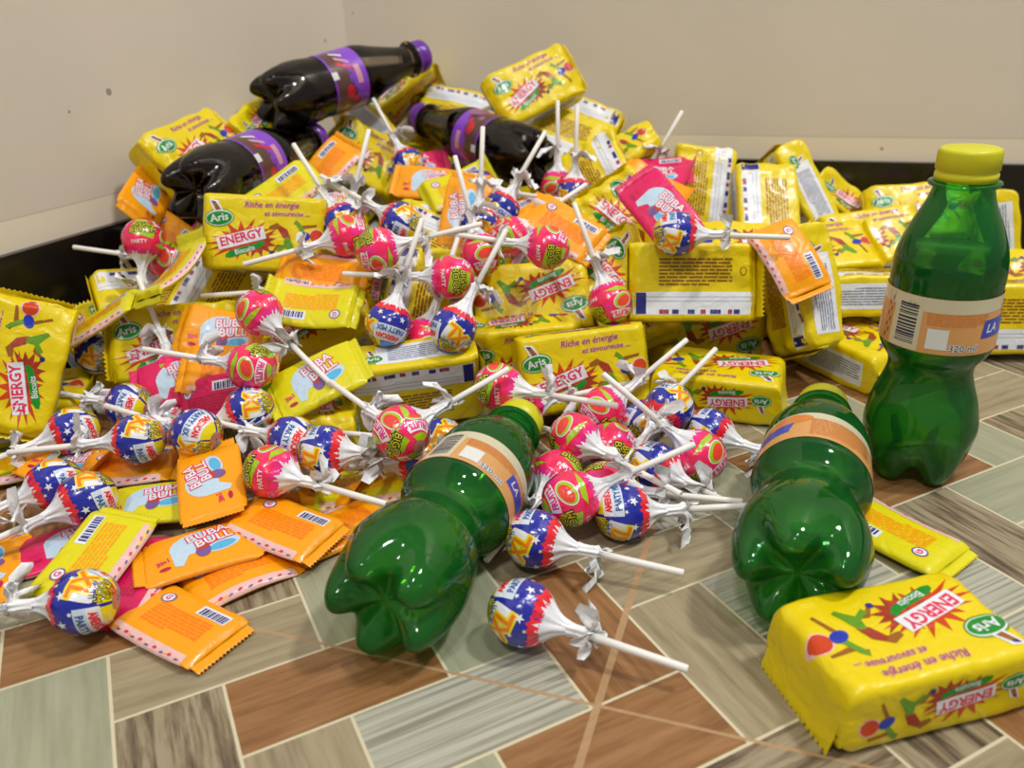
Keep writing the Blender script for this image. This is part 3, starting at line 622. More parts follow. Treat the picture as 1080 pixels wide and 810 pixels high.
def label_art(kind):
    A = Art(0.003); u = 0.001
    if kind == 'green':       # u around 0..C (front of the barcode at 0), v up the bottle 0..31
        A.rect(100 * u, 27 * u, 200 * u, 7.6 * u, 'b_cream', 1); A.rect(0 * u, 15 * u, 17 * u, 29 * u, 'b_cream', 1)
        for k in range(8): A.rect((-13 - k * .0) * u + (k % 2) * 1.6 * u, (4 + 3.1 * k) * u, .7 * u, 2.6 * u, 'b_ink', 2)
        A.rect(-10.5 * u, 15 * u, .5 * u, 29 * u, 'b_orange', 2); A.rect(-14.5 * u, 15 * u, .5 * u, 29 * u, 'b_orange', 2)
        rnd = random.Random(2); y = 4.
        while y < 26: w = rnd.choice((.5, .8, 1.2)); A.rect(0.5 * u, y * u, 11 * u, w * u, 'b_ink', 2); y += w + rnd.choice((.5, .8))
        A.rect(17.5 * u, 8.6 * u, 10.5 * u, 11.5 * u, 'b_white', 2)
        A.lines(27 * u, 19.5 * u, 32 * u, 7 * u, 5, 'b_orange', 2, 3, th=.5)
        A.text('320 ml', 31 * u, 4.0 * u, 5.4 * u, 'b_white', 3, bold=0.08); A.text('320 ml', 31 * u, 4.0 * u, 5.4 * u, 'b_navy', 4, bold=0.0)
        A.poly([(x * u, y * u) for x, y in ((40, 9), (41.5, 19), (74, 19.5), (72, 9))], 'b_blue', 2); A.text('LA', 47 * u, 14 * u, 7 * u, 'b_white', 3, shear=.2, bold=0.02)
        A.ell(70 * u, 24 * u, 14 * u, 6 * u, 'b_orange', 1); A.lines(100 * u, 13 * u, 34 * u, 20 * u, 9, 'b_orange', 2, 8, th=.4); A.rect(140 * u, 15 * u, 30 * u, 18 * u, 'b_cream', 1); A.lines(140 * u, 15 * u, 26 * u, 15 * u, 7, 'b_ink', 2, 9, th=.3)
        return A, 'b_tan'
    A.rect(0, 24 * u, 60 * u, 13 * u, 'b_purple', 1); A.rect(-8 * u, 29 * u, 17 * u, 6 * u, 'b_pinkish', 2); A.rect(-11 * u, 3.4 * u, 7 * u, 6.4 * u, 'b_white', 3)
    A.poly([(x * u, y * u) for x, y in ((-40, 2), (40, 2), (40, 22), (20, 31), (8, 24), (-10, 21), (-40, 17))], 'b_brown', 1)
    A.poly([(x * u, y * u) for x, y in ((30, 10), (50, 6), (62, 38), (24, 38), (20, 30))], 'b_mauve', 2)
    A.ell(6 * u, 16 * u, 6.5 * u, 4.6 * u, 'b_red', 3); A.ell(14 * u, 22 * u, 4 * u, 3 * u, 'b_red', 3, 30); A.ell(20 * u, 12 * u, 3.4 * u, 3.2 * u, 'b_mauve', 3); A.ell(15 * u, 8 * u, 3.2 * u, 3 * u, 'b_brown', 3)
    A.poly([(x * u, y * u) for x, y in ((-30, 12), (-22, 24), (-19, 24), (-26, 12))], 'b_pinkish', 3); A.poly([(x * u, y * u) for x, y in ((-24, 10), (-15, 26), (-12, 26), (-20, 10))], 'b_red', 4)
    A.poly([(x * u, y * u) for x, y in ((-38, 12), (-31, 22), (-28, 22), (-34, 12))], 'b_white', 3); A.lines(-60 * u, 20 * u, 26 * u, 20 * u, 8, 'b_pinkish', 2, 5, th=.35)
    return A, 'b_purple'
def bottle(kind, fill_plane=None, spin=0.0):
    """bottle standing on the origin, axis z; fill_plane = (point, normal) keeps the soda below it"""
    P0 = GP if kind == 'green' else DP; pr = smooth_prof(P0, 90); za = np.array([p[0] for p in pr[25:]]); ra = np.array([p[1] for p in pr[25:]])
    rf = lambda z: float(np.interp(z, za, ra)); r = empty('soda_bottle'); ft = feet5()
    shell = revolve('bottle_shell', pr, M['pet_green' if kind == 'green' else 'pet_clear'], 80, ft)
    link('bottle_body', shell, r)
    inner = [(z + (0.0012 if z < .012 else 0), max(0.0005, q - 0.0011)) for z, q in pr]
    me = revolve('soda', inner, M['lemonade' if kind == 'green' else 'cola'], 64, ft)
    if fill_plane:
        bm = bmesh.new(); bm.from_mesh(me); g = bmesh.ops.bisect_plane(bm, geom=bm.verts[:] + bm.edges[:] + bm.faces[:], plane_co=fill_plane[0], plane_no=fill_plane[1], clear_outer=True)
        es = [e for e in g['geom_cut'] if isinstance(e, bmesh.types.BMEdge)]; bmesh.ops.triangle_fill(bm, edges=es, use_beauty=True); bmesh.ops.recalc_face_normals(bm, faces=bm.faces); bm.to_mesh(me); bm.free()
        for p in me.polygons: p.use_smooth = True
    link('soda', me, r)
    z0, z1 = (0.0885, 0.1195) if kind == 'green' else (0.063, 0.101)
    art, base = label_art(kind); Rm = rf((z0 + z1) / 2)
    fn = lambda u, v, off: ((rf(z0 + v) + 0.0003 + off) * math.cos(u / Rm + spin), (rf(z0 + v) + 0.0003 + off) * math.sin(u / Rm + spin), z0 + v)
    na, nz = 72, 8; hh = z1 - z0; V = [fn(2 * math.pi * Rm * j / na, hh * i / nz, 0) for i in range(nz + 1) for j in range(na)]
    F = [(i * na + j, i * na + (j + 1) % na, (i + 1) * na + (j + 1) % na, (i + 1) * na + j) for i in range(nz) for j in range(na)]
    link('label', wrap('bottle_label', fn, art, V, F, M, base, 0.00006), r)
    capr = 0.0155 if kind == 'green' else 0.0160
    link('cap', cap_mesh(0.1775, 0.194, capr, M['cap_y' if kind == 'green' else 'cap_p']), r)
    link('neck_ring', revolve('neck_ring', [(0.1745, 0.0150), (0.1748, 0.0178), (0.1757, 0.0182), (0.1766, 0.0178), (0.1770, 0.0150)], M['pet_green' if kind == 'green' else 'pet_clear'], 48, None, False, False), r)
    return r

# ------------------------------------------------------------------ the lie of the heap
CTRL = [(0, 500, .004), (0, 620, 0), (100, 560, .004), (200, 560, .006), (300, 520, .006), (400, 490, .012), (480, 455, .014), (600, 520, .012), (700, 480, .014), (830, 470, 0),
 (930, 408, 0), (1079, 388, 0), (700, 640, 0), (300, 680, 0), (1000, 520, 0), (100, 720, 0), (500, 720, 0), (900, 720, 0),
 (0, 440, .012), (100, 445, .018), (200, 440, .026), (300, 440, .028), (440, 425, .034), (600, 385, .044), (760, 385, .034), (830, 345, .045), (905, 345, .034), (1060, 335, .04),
 (20, 360, .06), (110, 360, .045), (200, 350, .06), (300, 350, .068), (400, 350, .062), (470, 345, .058), (560, 348, .05), (560, 270, .088), (730, 340, .062), (730, 265, .103),
 (830, 275, .085), (905, 282, .068), (980, 250, .07), (1060, 280, .06), (130, 280, .085), (270, 260, .108), (400, 262, .098), (480, 240, .108), (640, 230, .118), (760, 215, .102), (860, 225, .09), (930, 218, .085),
 (150, 215, .105), (220, 190, .118), (350, 190, .128), (430, 165, .136), (520, 165, .130), (600, 150, .14), (690, 185, .118), (760, 190, .108), (850, 185, .1), (200, 145, .15), (260, 125, .165), (350, 95, .185), (430, 92, .185), (560, 90, .188), (620, 100, .178)]
_P = np.array([at(a, b, z) for a, b, z in CTRL]); _n = len(_P)
_D = np.hypot(_P[:, None, 0] - _P[None, :, 0], _P[:, None, 1] - _P[None, :, 1])
_A = np.zeros((_n + 3, _n + 3)); _A[:_n, :_n] = -_D + np.eye(_n) * -0.012; _A[:_n, _n] = 1; _A[:_n, _n + 1:] = _P[:, :2]; _A[_n, :_n] = 1; _A[_n + 1:, :_n] = _P[:, :2].T
_w = np.linalg.solve(_A, np.concatenate([_P[:, 2], [0, 0, 0]]))
def heap(x, y): return max(0.0, float(-np.hypot(_P[:, 0] - x, _P[:, 1] - y) @ _w[:_n] + _w[_n] + _w[_n + 1] * x + _w[_n + 2] * y))
def hit(px, py):
    d = ray(px, py); t = 0.22
    while t < 1.6:
        p = CAM + d * t
        if p[2] <= heap(p[0], p[1]) + 1e-4: return p
        t += 0.002
    return p
def settle(c, px, py, axes, ext):
    """slide towards the lens until the body clears floor and walls"""
    d = ray(px, py)
    for _ in range(400):
        ez = sum(abs(a[2]) * e for a, e in zip(axes, ext)); eL = sum(abs(a[0] * nL[0] + a[1] * nL[1]) * e for a, e in zip(axes, ext)); eB = sum(abs(a[0] * nB[0] + a[1] * nB[1]) * e for a, e in zip(axes, ext))
        if c[2] >= ez + .0003 and nL @ (c[:2] - PL) >= eL + .001 and nB @ (c[:2] - PB) >= eB + .001: return c
        if nL @ (c[:2] - PL) < eL + .001 or nB @ (c[:2] - PB) < eB + .001 : c = c - d * 0.0015
        else: c = c + np.array([0, 0, 0.0008])
    return c
def axes_for(px, py, ang, naz, nel, mode='line'):
    a, e = R_(naz), R_(nel); n = np.array([math.sin(a) * math.cos(e), math.cos(a) * math.cos(e), math.sin(e)]); r = ray(px, py)
    d = math.cos(R_(ang)) * RT + math.sin(R_(ang)) * UP; k = r @ n
    if abs(k) < 0.12: k = -0.12
    u = d - r * (d @ n) / k; u /= np.linalg.norm(u); u = u - n * (u @ n); u /= np.linalg.norm(u); return u, np.cross(n, u), n
BOD = []
def body(kind, o, c, X, Y, Z, free=1.0, pri=1.0): BOD.append([kind, o, np.array(c, float), np.array([X, Y, Z], float), free, pri])   # pri: what lies in front keeps in front
def put(o, c, X, Y, Z): o.matrix_world = Matrix(((X[0], Y[0], Z[0], c[0]), (X[1], Y[1], Z[1], c[1]), (X[2], Y[2], Z[2], c[2]), (0, 0, 0, 1)))
_cnt = [0]
def pack(px, py, ang, face, naz, nel, label, v=None, z=None, dz=0, pri=1.0):
    _cnt[0] += 1; u, w, n = axes_for(px, py, ang, naz, nel)
    h = PT_ / 2 if face in 'FK' else PW_ / 2
    if z is None: f = hit(px, py); c = f - n * h; c = c + ray(px, py) * dz
    else: c = at(px, py, z)
    ext = (PL_ / 2 + .008, PW_ / 2, PT_ / 2)
    X = u; Y, Z = {'F': (w, n), 'A': (n, -w), 'K': (-w, -n), 'B': (-n, w)}[face]
    c = settle(c, px, py, (X, Y, Z), ext)
    o = BISC[(_cnt[0] * 5 % 4 if v is None else v)].get(); put(o, c, X, Y, Z)
    tag(o, label, 'biscuit pack', 'yellow biscuit packs in the heap'); body('pack', o, c, X, Y, Z, 0.0 if z is not None and py > 400 and pri >= 1 else 1.0, pri); return o
def gum(px, py, ang, color, side, naz, nel, label, v=0, z=None, dz=0):
    u, w, n = axes_for(px, py, ang, naz, nel)
    c = hit(px, py) - n * 0.002 + ray(px, py) * dz if z is None else at(px, py, z)
    X = u; Y, Z = (w, n) if side == 'F' else (-w, -n)
    c = settle(c, px, py, (X, Y, Z), (.031, .018, .0036))
    o = GUM[color][v].get(); put(o, c, X, Y, Z); tag(o, label, 'chewing gum sachet', 'chewing gum sachets in the heap'); body('gum', o, c, X, Y, Z, 1.0, 2.5 if dz < .003 else 1.2); return o
_lc = [0]
def lolly_at(px, py, ang, color, roll, label, naz=180, nel=80, z=None, dz=0, pri=None):
    _lc[0] += 1; u, w, n = axes_for(px, py, ang, naz, nel)
    c = at(px, py, z) if z is not None else hit(px, py) - n * 0.003 + ray(px, py) * dz
    c = settle(c, px, py, (u, w, n), (.004, .0145, .0145)) if True else c
    q = R_(roll); Y = math.cos(q) * w + math.sin(q) * n; Z = -math.sin(q) * w + math.cos(q) * n
    tip = c + u * 0.077                                                # keep the stick end out of the floor and the walls
    if tip[2] < 0.003: u = u + np.array([0, 0, (0.003 - tip[2]) / 0.077]); u /= np.linalg.norm(u); Z = np.cross(u, Y); Z /= np.linalg.norm(Z); Y = np.cross(Z, u)
    o = LOL[color][_lc[0] % 3].get(); put(o, c, u, Y, Z); tag(o, label, 'lollipop', 'lollipops in the heap'); body('lolly', o, c, u, Y, Z, 1.0, pri or (3 if dz < .003 else 1.3)); return o
def hide_extra():                                                      # source objects that ended up unused
    for k in BISC + [g for l in GUM.values() for g in l] + [g for l in LOL.values() for g in l]:
        if not k.used:
            for ch in list(k.root.children): bpy.data.objects.remove(ch)
            bpy.data.objects.remove(k.root)

# ------------------------------------------------------------------ bottles
def two_point(base, cap, zb, zc=None, L=0.194):
    """points for the bottle's foot and cap ends: base at height zb; cap on its sight line, one bottle length away"""
    b = at(*base, zb)
    if zc is not None:
        k = at(*cap, zc); m = (b + k) / 2; d = (k - b) / np.linalg.norm(k - b); return m - d * L / 2, d
    r = ray(*cap); oc = CAM - b; B = oc @ r; disc = max(0, B * B - (oc @ oc - L * L)); k = CAM + r * (-B + math.sqrt(disc)); return b, (k - b) / np.linalg.norm(k - b)
def lay(kind, base, cap, zb, zc, roll, label, fill=None, spin=0.0):
    b, d = two_point(base, cap, zb, zc); s = np.cross([0, 0, 1.], d); s /= np.linalg.norm(s); t = np.cross(d, s)   # X=t? up-facing side
    c, q = math.cos(R_(roll)), math.sin(R_(roll)); X = c * t + q * s; Y = np.cross(d, X)
    fp = None
    if fill is not None:
        mid = b + d * 0.08; pt = np.array([mid[0], mid[1], mid[2] + fill]) - b; up = np.array([0, 0, 1.])
        fp = (Vector((pt @ X, pt @ Y, pt @ d)), Vector((up @ X, up @ Y, up @ d)))
    o = bottle(kind, fp, spin); put(o, b, X, Y, d); tag(o, label, 'bottle'); body('bottle', o, b, X, Y, d, 0.0 if kind == 'green' else 1.0, 3.5 if kind == 'green' else 1.6); return o
so = bottle('green', (Vector((0, 0, 0.139)), Vector((0, 0, 1))), 0.0)
p = at(960, 494, 0.0); facing = math.atan2(-p[1], -p[0]); so.location = tuple(p); so.rotation_euler = (0, 0, facing - R_(32))
tag(so, 'green lemonade bottle standing upright on the tiles at the right, yellow cap', 'bottle')
lay('green', (392, 652), (550, 442), .0335, .0335, 18, 'green lemonade bottle lying in the middle, foot towards the lens, cap among lollipops', .016)
lay('green', (838, 627), (868, 424), .0335, .0335, 10, 'green lemonade bottle lying on the tiles between the lollipops and the front biscuit pack', .016, -2.75)
lay('dark', (292, 110), (434, 66), .1925, .2185, -92, 'dark soda bottle with purple cap, topmost of the heap against the wall', .012)
lay('dark', (186, 207), (338, 142), .142, .158, -85, 'dark soda bottle with purple cap, nearest the left wall, resting on the heap', .012)
lay('dark', (572, 172), (442, 124), .127, .157, 65, 'dark soda bottle with purple cap lying at the centre top, foot to the right', .012)

# ------------------------------------------------------------------ biscuit packs
pack(948, 690, 193, 'F', 180, 90, 'yellow biscuit pack alone on the tiles in the front right corner, upside-down lettering', 0, z=.0165)
pack(758, 405, 174, 'F', 180, 90, 'yellow biscuit pack lying flat with upside-down lettering, right behind the front lollipops', 0, z=.017)
pack(614, 404, 7, 'F', 182, 18, 'yellow biscuit pack on its long edge, tagline facing out, behind the green bottle cap', 0, z=.026, pri=2)
pack(540, 372, 6, 'A', 180, 82, 'narrow side of a yellow biscuit pack seen upright, just behind the edge-standing pack', 1, z=.030, pri=0.5)
pack(562, 312, 186, 'F', 180, 38, 'yellow biscuit pack tilted up in the very middle, big upside-down ENERGY lettering', 0, pri=2.2)
pack(437, 408, 8, 'B', 180, 74, 'yellow biscuit pack showing white text panel on top and silver band in front', 0, z=.030, pri=2)
pack(742, 358, 182, 'F', 178, 6, 'yellow biscuit pack on its edge, white panel up, under the pack with the text block', 1, z=.026, pri=2)
pack(727, 299, 180, 'K', 180, 22, 'yellow biscuit pack back side out, dark text block above a white band', 0, z=.078, pri=2)
pack(912, 308, 181, 'B', 182, 12, 'yellow biscuit pack with grey nutrition panel out, half behind the standing bottle', 1, z=.052, pri=2)
pack(898, 372, -24, 'F', 180, 88, 'shaded yellow biscuit pack on the floor under the one with the nutrition panel', 1, z=.0165)
pack(842, 325, -80, 'B', 168, 28, 'yellow biscuit pack on end with white panel and curled white band, under orange sachet', 3, z=.046, pri=2)
pack(1072, 340, 180, 'K', 190, 10, 'yellow biscuit pack with white band at the right edge of the picture', 0, z=.027)
pack(1047, 262, 92, 'B', 200, 10, 'yellow biscuit pack standing behind the upright bottle, only its edge showing', 1, z=.05)
pack(1085, 288, 170, 'F', 190, 60, 'yellow biscuit pack at the far right edge behind the banded one', 3)
pack(925, 245, 8, 'F', 185, 48, 'yellow biscuit pack with upright lettering left of the standing bottle shoulder', 1)
pack(968, 220, 5, 'F', 190, 40, 'yellow biscuit pack behind the neck of the standing bottle', 2)
pack(903, 212, -40, 'A', 165, 35, 'crumpled yellow biscuit pack slanting down right, before the black skirting', 5, pri=0.8)
pack(851, 196, -64, 'B', 175, 30, 'yellow biscuit pack leaning on the skirting, white panel slanting', 1)
pack(812, 214, 94, 'K', 180, 42, 'yellow biscuit pack with white band at its left, against the skirting', 1)
pack(745, 200, -96, 'K', 182, 30, 'puffed yellow biscuit pack with white band at its right end, near the skirting', 2)
pack(868, 255, 5, 'F', 175, 62, 'dim yellow biscuit pack in the dip left of the upright-lettered one', 4)
pack(785, 262, 178, 'F', 180, 62, 'yellow biscuit pack beneath the stick of the blue lollipop at right', 2)
pack(634, 192, -64, 'K', 205, 32, 'large crinkled yellow biscuit pack with a blue-tipped white strip, right of the dark bottle', 5, pri=2.2)
pack(664, 240, -58, 'F', 190, 28, 'large crinkled yellow biscuit pack bulging above the text-block pack', 5, pri=0.5)
pack(592, 140, 160, 'K', 182, 42, 'yellow biscuit pack right of the middle dark bottle, white band below', 1, pri=0.5)
pack(563, 92, 26, 'F', 172, 30, 'yellow biscuit pack highest on the heap, leaning on the back wall', 2, pri=0.5)
pack(612, 122, -20, 'K', 180, 40, 'yellow biscuit pack with white and blue end, under the highest pack', 3, pri=0.4)
pack(424, 88, 40, 'A', 185, 30, 'plain-sided yellow biscuit pack below the cap of the topmost dark bottle', 4, pri=0.5)
pack(482, 114, -14, 'K', 180, 40, 'yellow biscuit pack with white band between the two dark bottles', 3, pri=0.8)
pack(382, 122, -40, 'B', 185, 40, 'yellow biscuit pack with green logo and white panel, right of the topmost dark bottle label', 2)
pack(390, 170, -30, 'F', 180, 40, 'crinkled yellow biscuit pack between the left and middle dark bottles', 5)
pack(215, 150, 26, 'F', 122, 42, 'yellow biscuit pack leaning on the left wall behind the left dark bottle', 2, pri=0.5)
pack(264, 116, 40, 'A', 122, 42, 'crumpled yellow biscuit pack left of the topmost dark bottle foot', 5, pri=0.5)
pack(278, 246, -3, 'F', 172, 22, 'yellow biscuit pack with upright ENERGY lettering, under the left dark bottle', 0, dz=-.006, pri=2)
pack(182, 360, 4, 'F', 172, 26, 'yellow biscuit pack with upright lettering partly under an orange sachet, left', 2, dz=-.004, pri=2)
pack(24, 404, 76, 'F', 150, 22, 'yellow biscuit pack standing on end at the left edge, lettering running upwards', 2, z=.048, pri=2)
pack(172, 312, 4, 'K', 135, 50, 'yellow biscuit pack with white and blue band by the black skirting, left', 1, dz=.01, pri=0.5)
pack(226, 292, 60, 'K', 172, 40, 'yellow biscuit pack with slanting white band below the upright ENERGY pack', 1, dz=.012, pri=0.5)
gum(182, 288, 226, 'lemon', 'K', 250, 60, 'narrow lemon gum sachet seen almost edge-on, slanting down to the left by the skirting', 1, dz=-.012)
gum(106, 334, 212, 'lemon', 'K', 245, 62, 'narrow lemon gum sachet continuing the slanting one towards the end-standing pack', 0, dz=-.008)
pack(118, 408, -50, 'F', 155, 66, 'dim crumpled yellow biscuit pack right of the end-standing one', 5, dz=.01, pri=0.45)
pack(402, 305, 72, 'A', 185, 35, 'yellow biscuit pack on end, plain side out, above the striped ball lollipop', 3, pri=0.5)
pack(442, 322, 80, 'K', 190, 35, 'yellow biscuit pack with white and blue strip hidden among lollipop sticks', 2, dz=.006)
pack(468, 228, -8, 'B', 180, 48, 'yellow biscuit pack with green logo and white panel, under the middle dark bottle cap', 2, pri=0.5)
pack(460, 258, -28, 'K', 180, 50, 'yellow biscuit pack with white strip among the pink lollipops at the centre', 3, dz=.01)
pack(436, 378, 8, 'F', 180, 80, 'yellow biscuit pack lying under the text-panel pack end, red fruit dot showing', 3, dz=.012, pri=0.5)
pack(652, 304, -66, 'F', 200, 35, 'yellow biscuit pack right of the middle upside-down one, with a crumpled end', 5, dz=.008, pri=0.5)
pack(356, 458, 80, 'F', 180, 88, 'yellow biscuit pack low between lollipops, left of the silver banded pack', 3, z=.018, pri=0.5)
pack(20, 462, 8, 'F', 180, 84, 'yellow biscuit pack flat on the floor at the left edge under the end-standing one', 4, z=.015, pri=0.5)
pack(330, 345, 20, 'F', 180, 60, 'yellow biscuit pack beneath the lemon gum sachet left of centre', 4, dz=.014, pri=0.5)
pack(645, 160, 30, 'A', 190, 40, 'olive-shaded yellow biscuit pack end at the back, right of the dark bottle foot', 5, pri=0.5)
pack(510, 196, 15, 'F', 180, 55, 'yellow biscuit pack under the white sticks below the middle dark bottle', 4, pri=.5)
pack(300, 200, 30, 'A', 180, 50, 'yellow biscuit pack tucked right below the left dark bottle label', 4)

# ------------------------------------------------------------------ chewing gum sachets
gum(188, 658, 153, 'orange', 'K', 180, 90, 'orange gum sachet nearest the front left, barcode up', 0, z=.0045)
gum(222, 508, 96, 'orange', 'F', 190, 78, 'orange gum sachet with blue cloud print above the lemon one', 0, z=.024)
gum(163, 531, 6, 'lemon', 'F', 180, 84, 'lemon gum sachet with print, left of the orange cloud-print one', 0, z=.014)
gum(213, 580, 16, 'orange', 'F', 175, 86, 'orange gum sachet with print lying over another, left front', 0, z=.012)
gum(252, 604, 202, 'orange', 'K', 180, 90, 'orange gum sachet with slanting barcode, half under its printed neighbour', 1, z=.005)
gum(298, 556, 158, 'orange', 'K', 185, 84, 'orange gum sachet with round emblem and pale stripe, under the pink lollipop', 0, z=.014)
gum(362, 562, 24, 'orange', 'K', 180, 88, 'orange gum sachet touching the lying green bottle, left side', 0, z=.005)
gum(100, 588, 232, 'lemon', 'K', 150, 75, 'lemon gum sachet standing long behind the front left lollipop', 0, z=.018)
gum(80, 574, 15, 'magenta', 'F', 180, 88, 'magenta gum sachet peeking out left of the long lemon one', 0, z=.005)
gum(140, 612, 240, 'magenta', 'K', 180, 85, 'magenta gum sachet between the long lemon and the orange barcode one', 0, z=.006)
gum(135, 493, 185, 'orange', 'K', 180, 84, 'orange gum sachet under the blue lollipops, left', 0, z=.016)
gum(75, 492, -8, 'orange', 'F', 180, 84, 'orange gum sachet under the lollipops nearest the left edge', 1, z=.014)
gum(15, 492, 190, 'lemon', 'K', 180, 84, 'lemon gum sachet at the left edge of the picture', 1, z=.012)
gum(333, 400, 26, 'lemon', 'F', 188, 52, 'big lemon gum sachet with cloud print, left of the silver banded pack', 0, dz=-.006)
gum(188, 400, 16, 'magenta', 'F', 185, 45, 'shiny magenta gum sachet under the long white stick, left', 0, dz=-.004)
gum(222, 426, 192, 'magenta', 'K', 200, 30, 'dark magenta gum sachet with white striped edge above the blue lollipops', 1, dz=-.004)
gum(236, 356, -10, 'orange', 'F', 180, 40, 'orange gum sachet on the upright-lettered pack at left', 1, dz=-.004)
gum(240, 388, 180, 'orange', 'K', 180, 50, 'small corner of an orange gum sachet below the pink lollipop neck', 0)
gum(338, 290, -8, 'orange', 'K', 182, 50, 'orange gum sachet with round emblem under the long stick left of centre', 0, dz=-.008)
gum(332, 322, -4, 'lemon', 'K', 182, 55, 'lemon gum sachet with round emblem right below the orange emblem one', 1, dz=-.002)
gum(342, 172, 232, 'orange', 'K', 190, 40, 'orange gum sachet under the cap of the left dark bottle', 1)
gum(452, 192, -6, 'orange', 'F', 180, 50, 'orange gum sachet under the middle dark bottle neck, blue print', 0)
gum(493, 226, 80, 'orange', 'F', 180, 35, 'orange gum sachet standing upright at the centre of the heap', 0, dz=-.01)
gum(593, 248, 148, 'orange', 'K', 182, 48, 'orange gum sachet right of the pink lollipops, above the middle pack', 0, dz=-.004)
gum(833, 268, 122, 'orange', 'K', 178, 45, 'orange gum sachet draped over the end-standing pack at right', 1, dz=-.012)
gum(688, 200, -30, 'orange', 'F', 185, 45, 'orange gum sachet behind the magenta one at the right shoulder of the heap', 1)
gum(695, 218, -50, 'magenta', 'F', 200, 40, 'magenta gum sachet left of the blue lollipop at right', 0, dz=-.006)
gum(684, 172, 183, 'magenta', 'K', 190, 62, 'magenta gum sachet topmost at right, under the lone stick', 0, dz=-.008)
gum(690, 186, -5, 'magenta', 'F', 190, 68, 'magenta gum sachet just below the topmost one at right', 1, dz=-.004)
gum(434, 160, 10, 'magenta', 'F', 180, 45, 'magenta gum sachet behind the blue lollipop at the top', 0)
gum(152, 212, 60, 'orange', 'F', 100, 34, 'orange gum sachet at the left of the heap below the dark bottle foot', 1)
gum(182, 252, 145, 'orange', 'K', 175, 45, 'orange gum sachet right of the green-pink lollipop at left', 0, dz=-.004)
gum(946, 566, -27, 'lemon', 'K', 180, 88, 'lemon gum sachet with round emblem alone on the tiles behind the lying bottle', 0, z=.0045)
gum(-14, 603, 70, 'orange', 'F', 180, 90, 'orange gum sachet cut off by the left edge on the tiles', 0, z=.004)
gum(482, 198, 200, 'lemon', 'K', 180, 50, 'lemon gum sachet right of the blue-printed orange one', 1)
gum(296, 204, 215, 'lemon', 'K', 180, 45, 'lemon gum sachet right below the left dark bottle', 0, dz=-.004)
gum(384, 514, 188, 'lemon', 'K', 180, 80, 'lemon gum sachet left of the lying green bottle under lollipop twists', 0, z=.012)
gum(338, 516, -8, 'orange', 'F', 180, 86, 'orange gum sachet under the pink lollipop stick', 1, z=.007)
gum(545, 232, 210, 'orange', 'K', 180, 50, 'orange gum sachet behind the pink lollipops at the centre', 1, dz=.004)
gum(345, 215, -20, 'lemon', 'F', 180, 45, 'lemon gum sachet under the upright lollipop twists', 1, dz=.006)

# ------------------------------------------------------------------ lollipops
Lp = lolly_at
Lp(551, 652, -19, 'blue', 108, 'blue starred lollipop alone on the tiles, nearest the front', z=.0142)
Lp(565, 574, -13, 'blue', 105, 'blue starred lollipop second from the front, stick to the right', z=.0142)
Lp(660, 554, 3, 'blue', 140, 'blue starred lollipop touching the stick bundle, letters facing up', z=.0142)
Lp(690, 499, -26, 'blue', 105, 'blue starred lollipop behind the touching pair, orange XL print', z=.016)
Lp(748, 456, -20, 'blue', 110, 'blue starred lollipop in front of the upside-down pack, twist by the bottle', z=.0185)
Lp(738, 488, 140, 'pink', 60, 'pink and lime lollipop with pole towards the lens, before the blue one', naz=180, nel=25, z=.0145)
Lp(678, 446, 46, 'blue', 60, 'blue starred lollipop with stick pointing up right past the pack', naz=180, nel=50, z=.022)
Lp(702, 430, 232, 'blue', 200, 'blue starred lollipop with stick pointing down left in the front cluster', naz=180, nel=55, z=.034)
Lp(588, 502, 230, 'pink', 90, 'pink lollipop with stick down left beside the lying bottle', z=.018)
Lp(602, 538, 24, 'pink', 30, 'pink lollipop right of the bottle, stick rising to the right', naz=180, nel=50, z=.0145)
Lp(606, 462, -28, 'pink', 60, 'pink lollipop next to the green bottle cap', z=.026)
Lp(650, 474, 165, 'pink', 80, 'pink and lime lollipop in the middle of the front cluster', naz=180, nel=60, z=.020)
Lp(640, 522, -6, 'pink', 100, 'pink lollipop with long stick over the blue one', z=.022)
Lp(636, 436, 40, 'pink', 200, 'pink lollipop peeking out below the tagline pack', naz=180, nel=40, z=.018)
Lp(528, 411, -9, 'pink', 20, 'pink lollipop behind the green bottle cap, twist to the right', z=.046)
Lp(548, 428, 12, 'pink', 150, 'pink lollipop just above the green bottle cap', z=.034)
Lp(90, 640, 184, 'blue', 30, 'blue starred lollipop front left with stick off the left edge', z=.0142)
Lp(92, 526, 204, 'blue', 40, 'blue starred lollipop, right one of the left pair', z=.017)
Lp(58, 511, 203, 'blue', 60, 'blue starred lollipop, left one of the left pair', z=.017)
Lp(78, 454, 200, 'blue', 60, 'blue starred lollipop below the end-standing pack', z=.024)
Lp(146, 463, 186, 'blue', 20, 'blue starred lollipop on orange sachets with the XL facing the lens', z=.027)
Lp(207, 457, 163, 'blue', 120, 'blue starred lollipop above the cloud-print sachet, long stick left', z=.032)
Lp(132, 424, 170, 'blue', 80, 'blue starred lollipop under the crossing sticks at left', z=.036)
Lp(175, 440, 168, 'blue', 140, 'blue starred lollipop in shade below the dark magenta sachet', z=.030, pri=0.9)
Lp(262, 430, 200, 'blue', 20, 'blue starred lollipop with open white twist left of centre', naz=180, nel=50, z=.040)
Lp(312, 468, 166, 'blue', 90, 'blue starred lollipop with red teeth, stick to the left', z=.036)
Lp(342, 474, -3, 'blue', 110, 'blue starred lollipop with stick straight to the right', z=.036)
Lp(286, 497, -16, 'pink', 10, 'pink and lime lollipop on the orange sachets, stick to the right', z=.027)
Lp(428, 464, 144, 'pink', 60, 'pink lollipop left of the lying bottle, stick up left', z=.030)
Lp(440, 482, 186, 'blue', 20, 'blue starred lollipop touching the lying bottle label', z=.020)
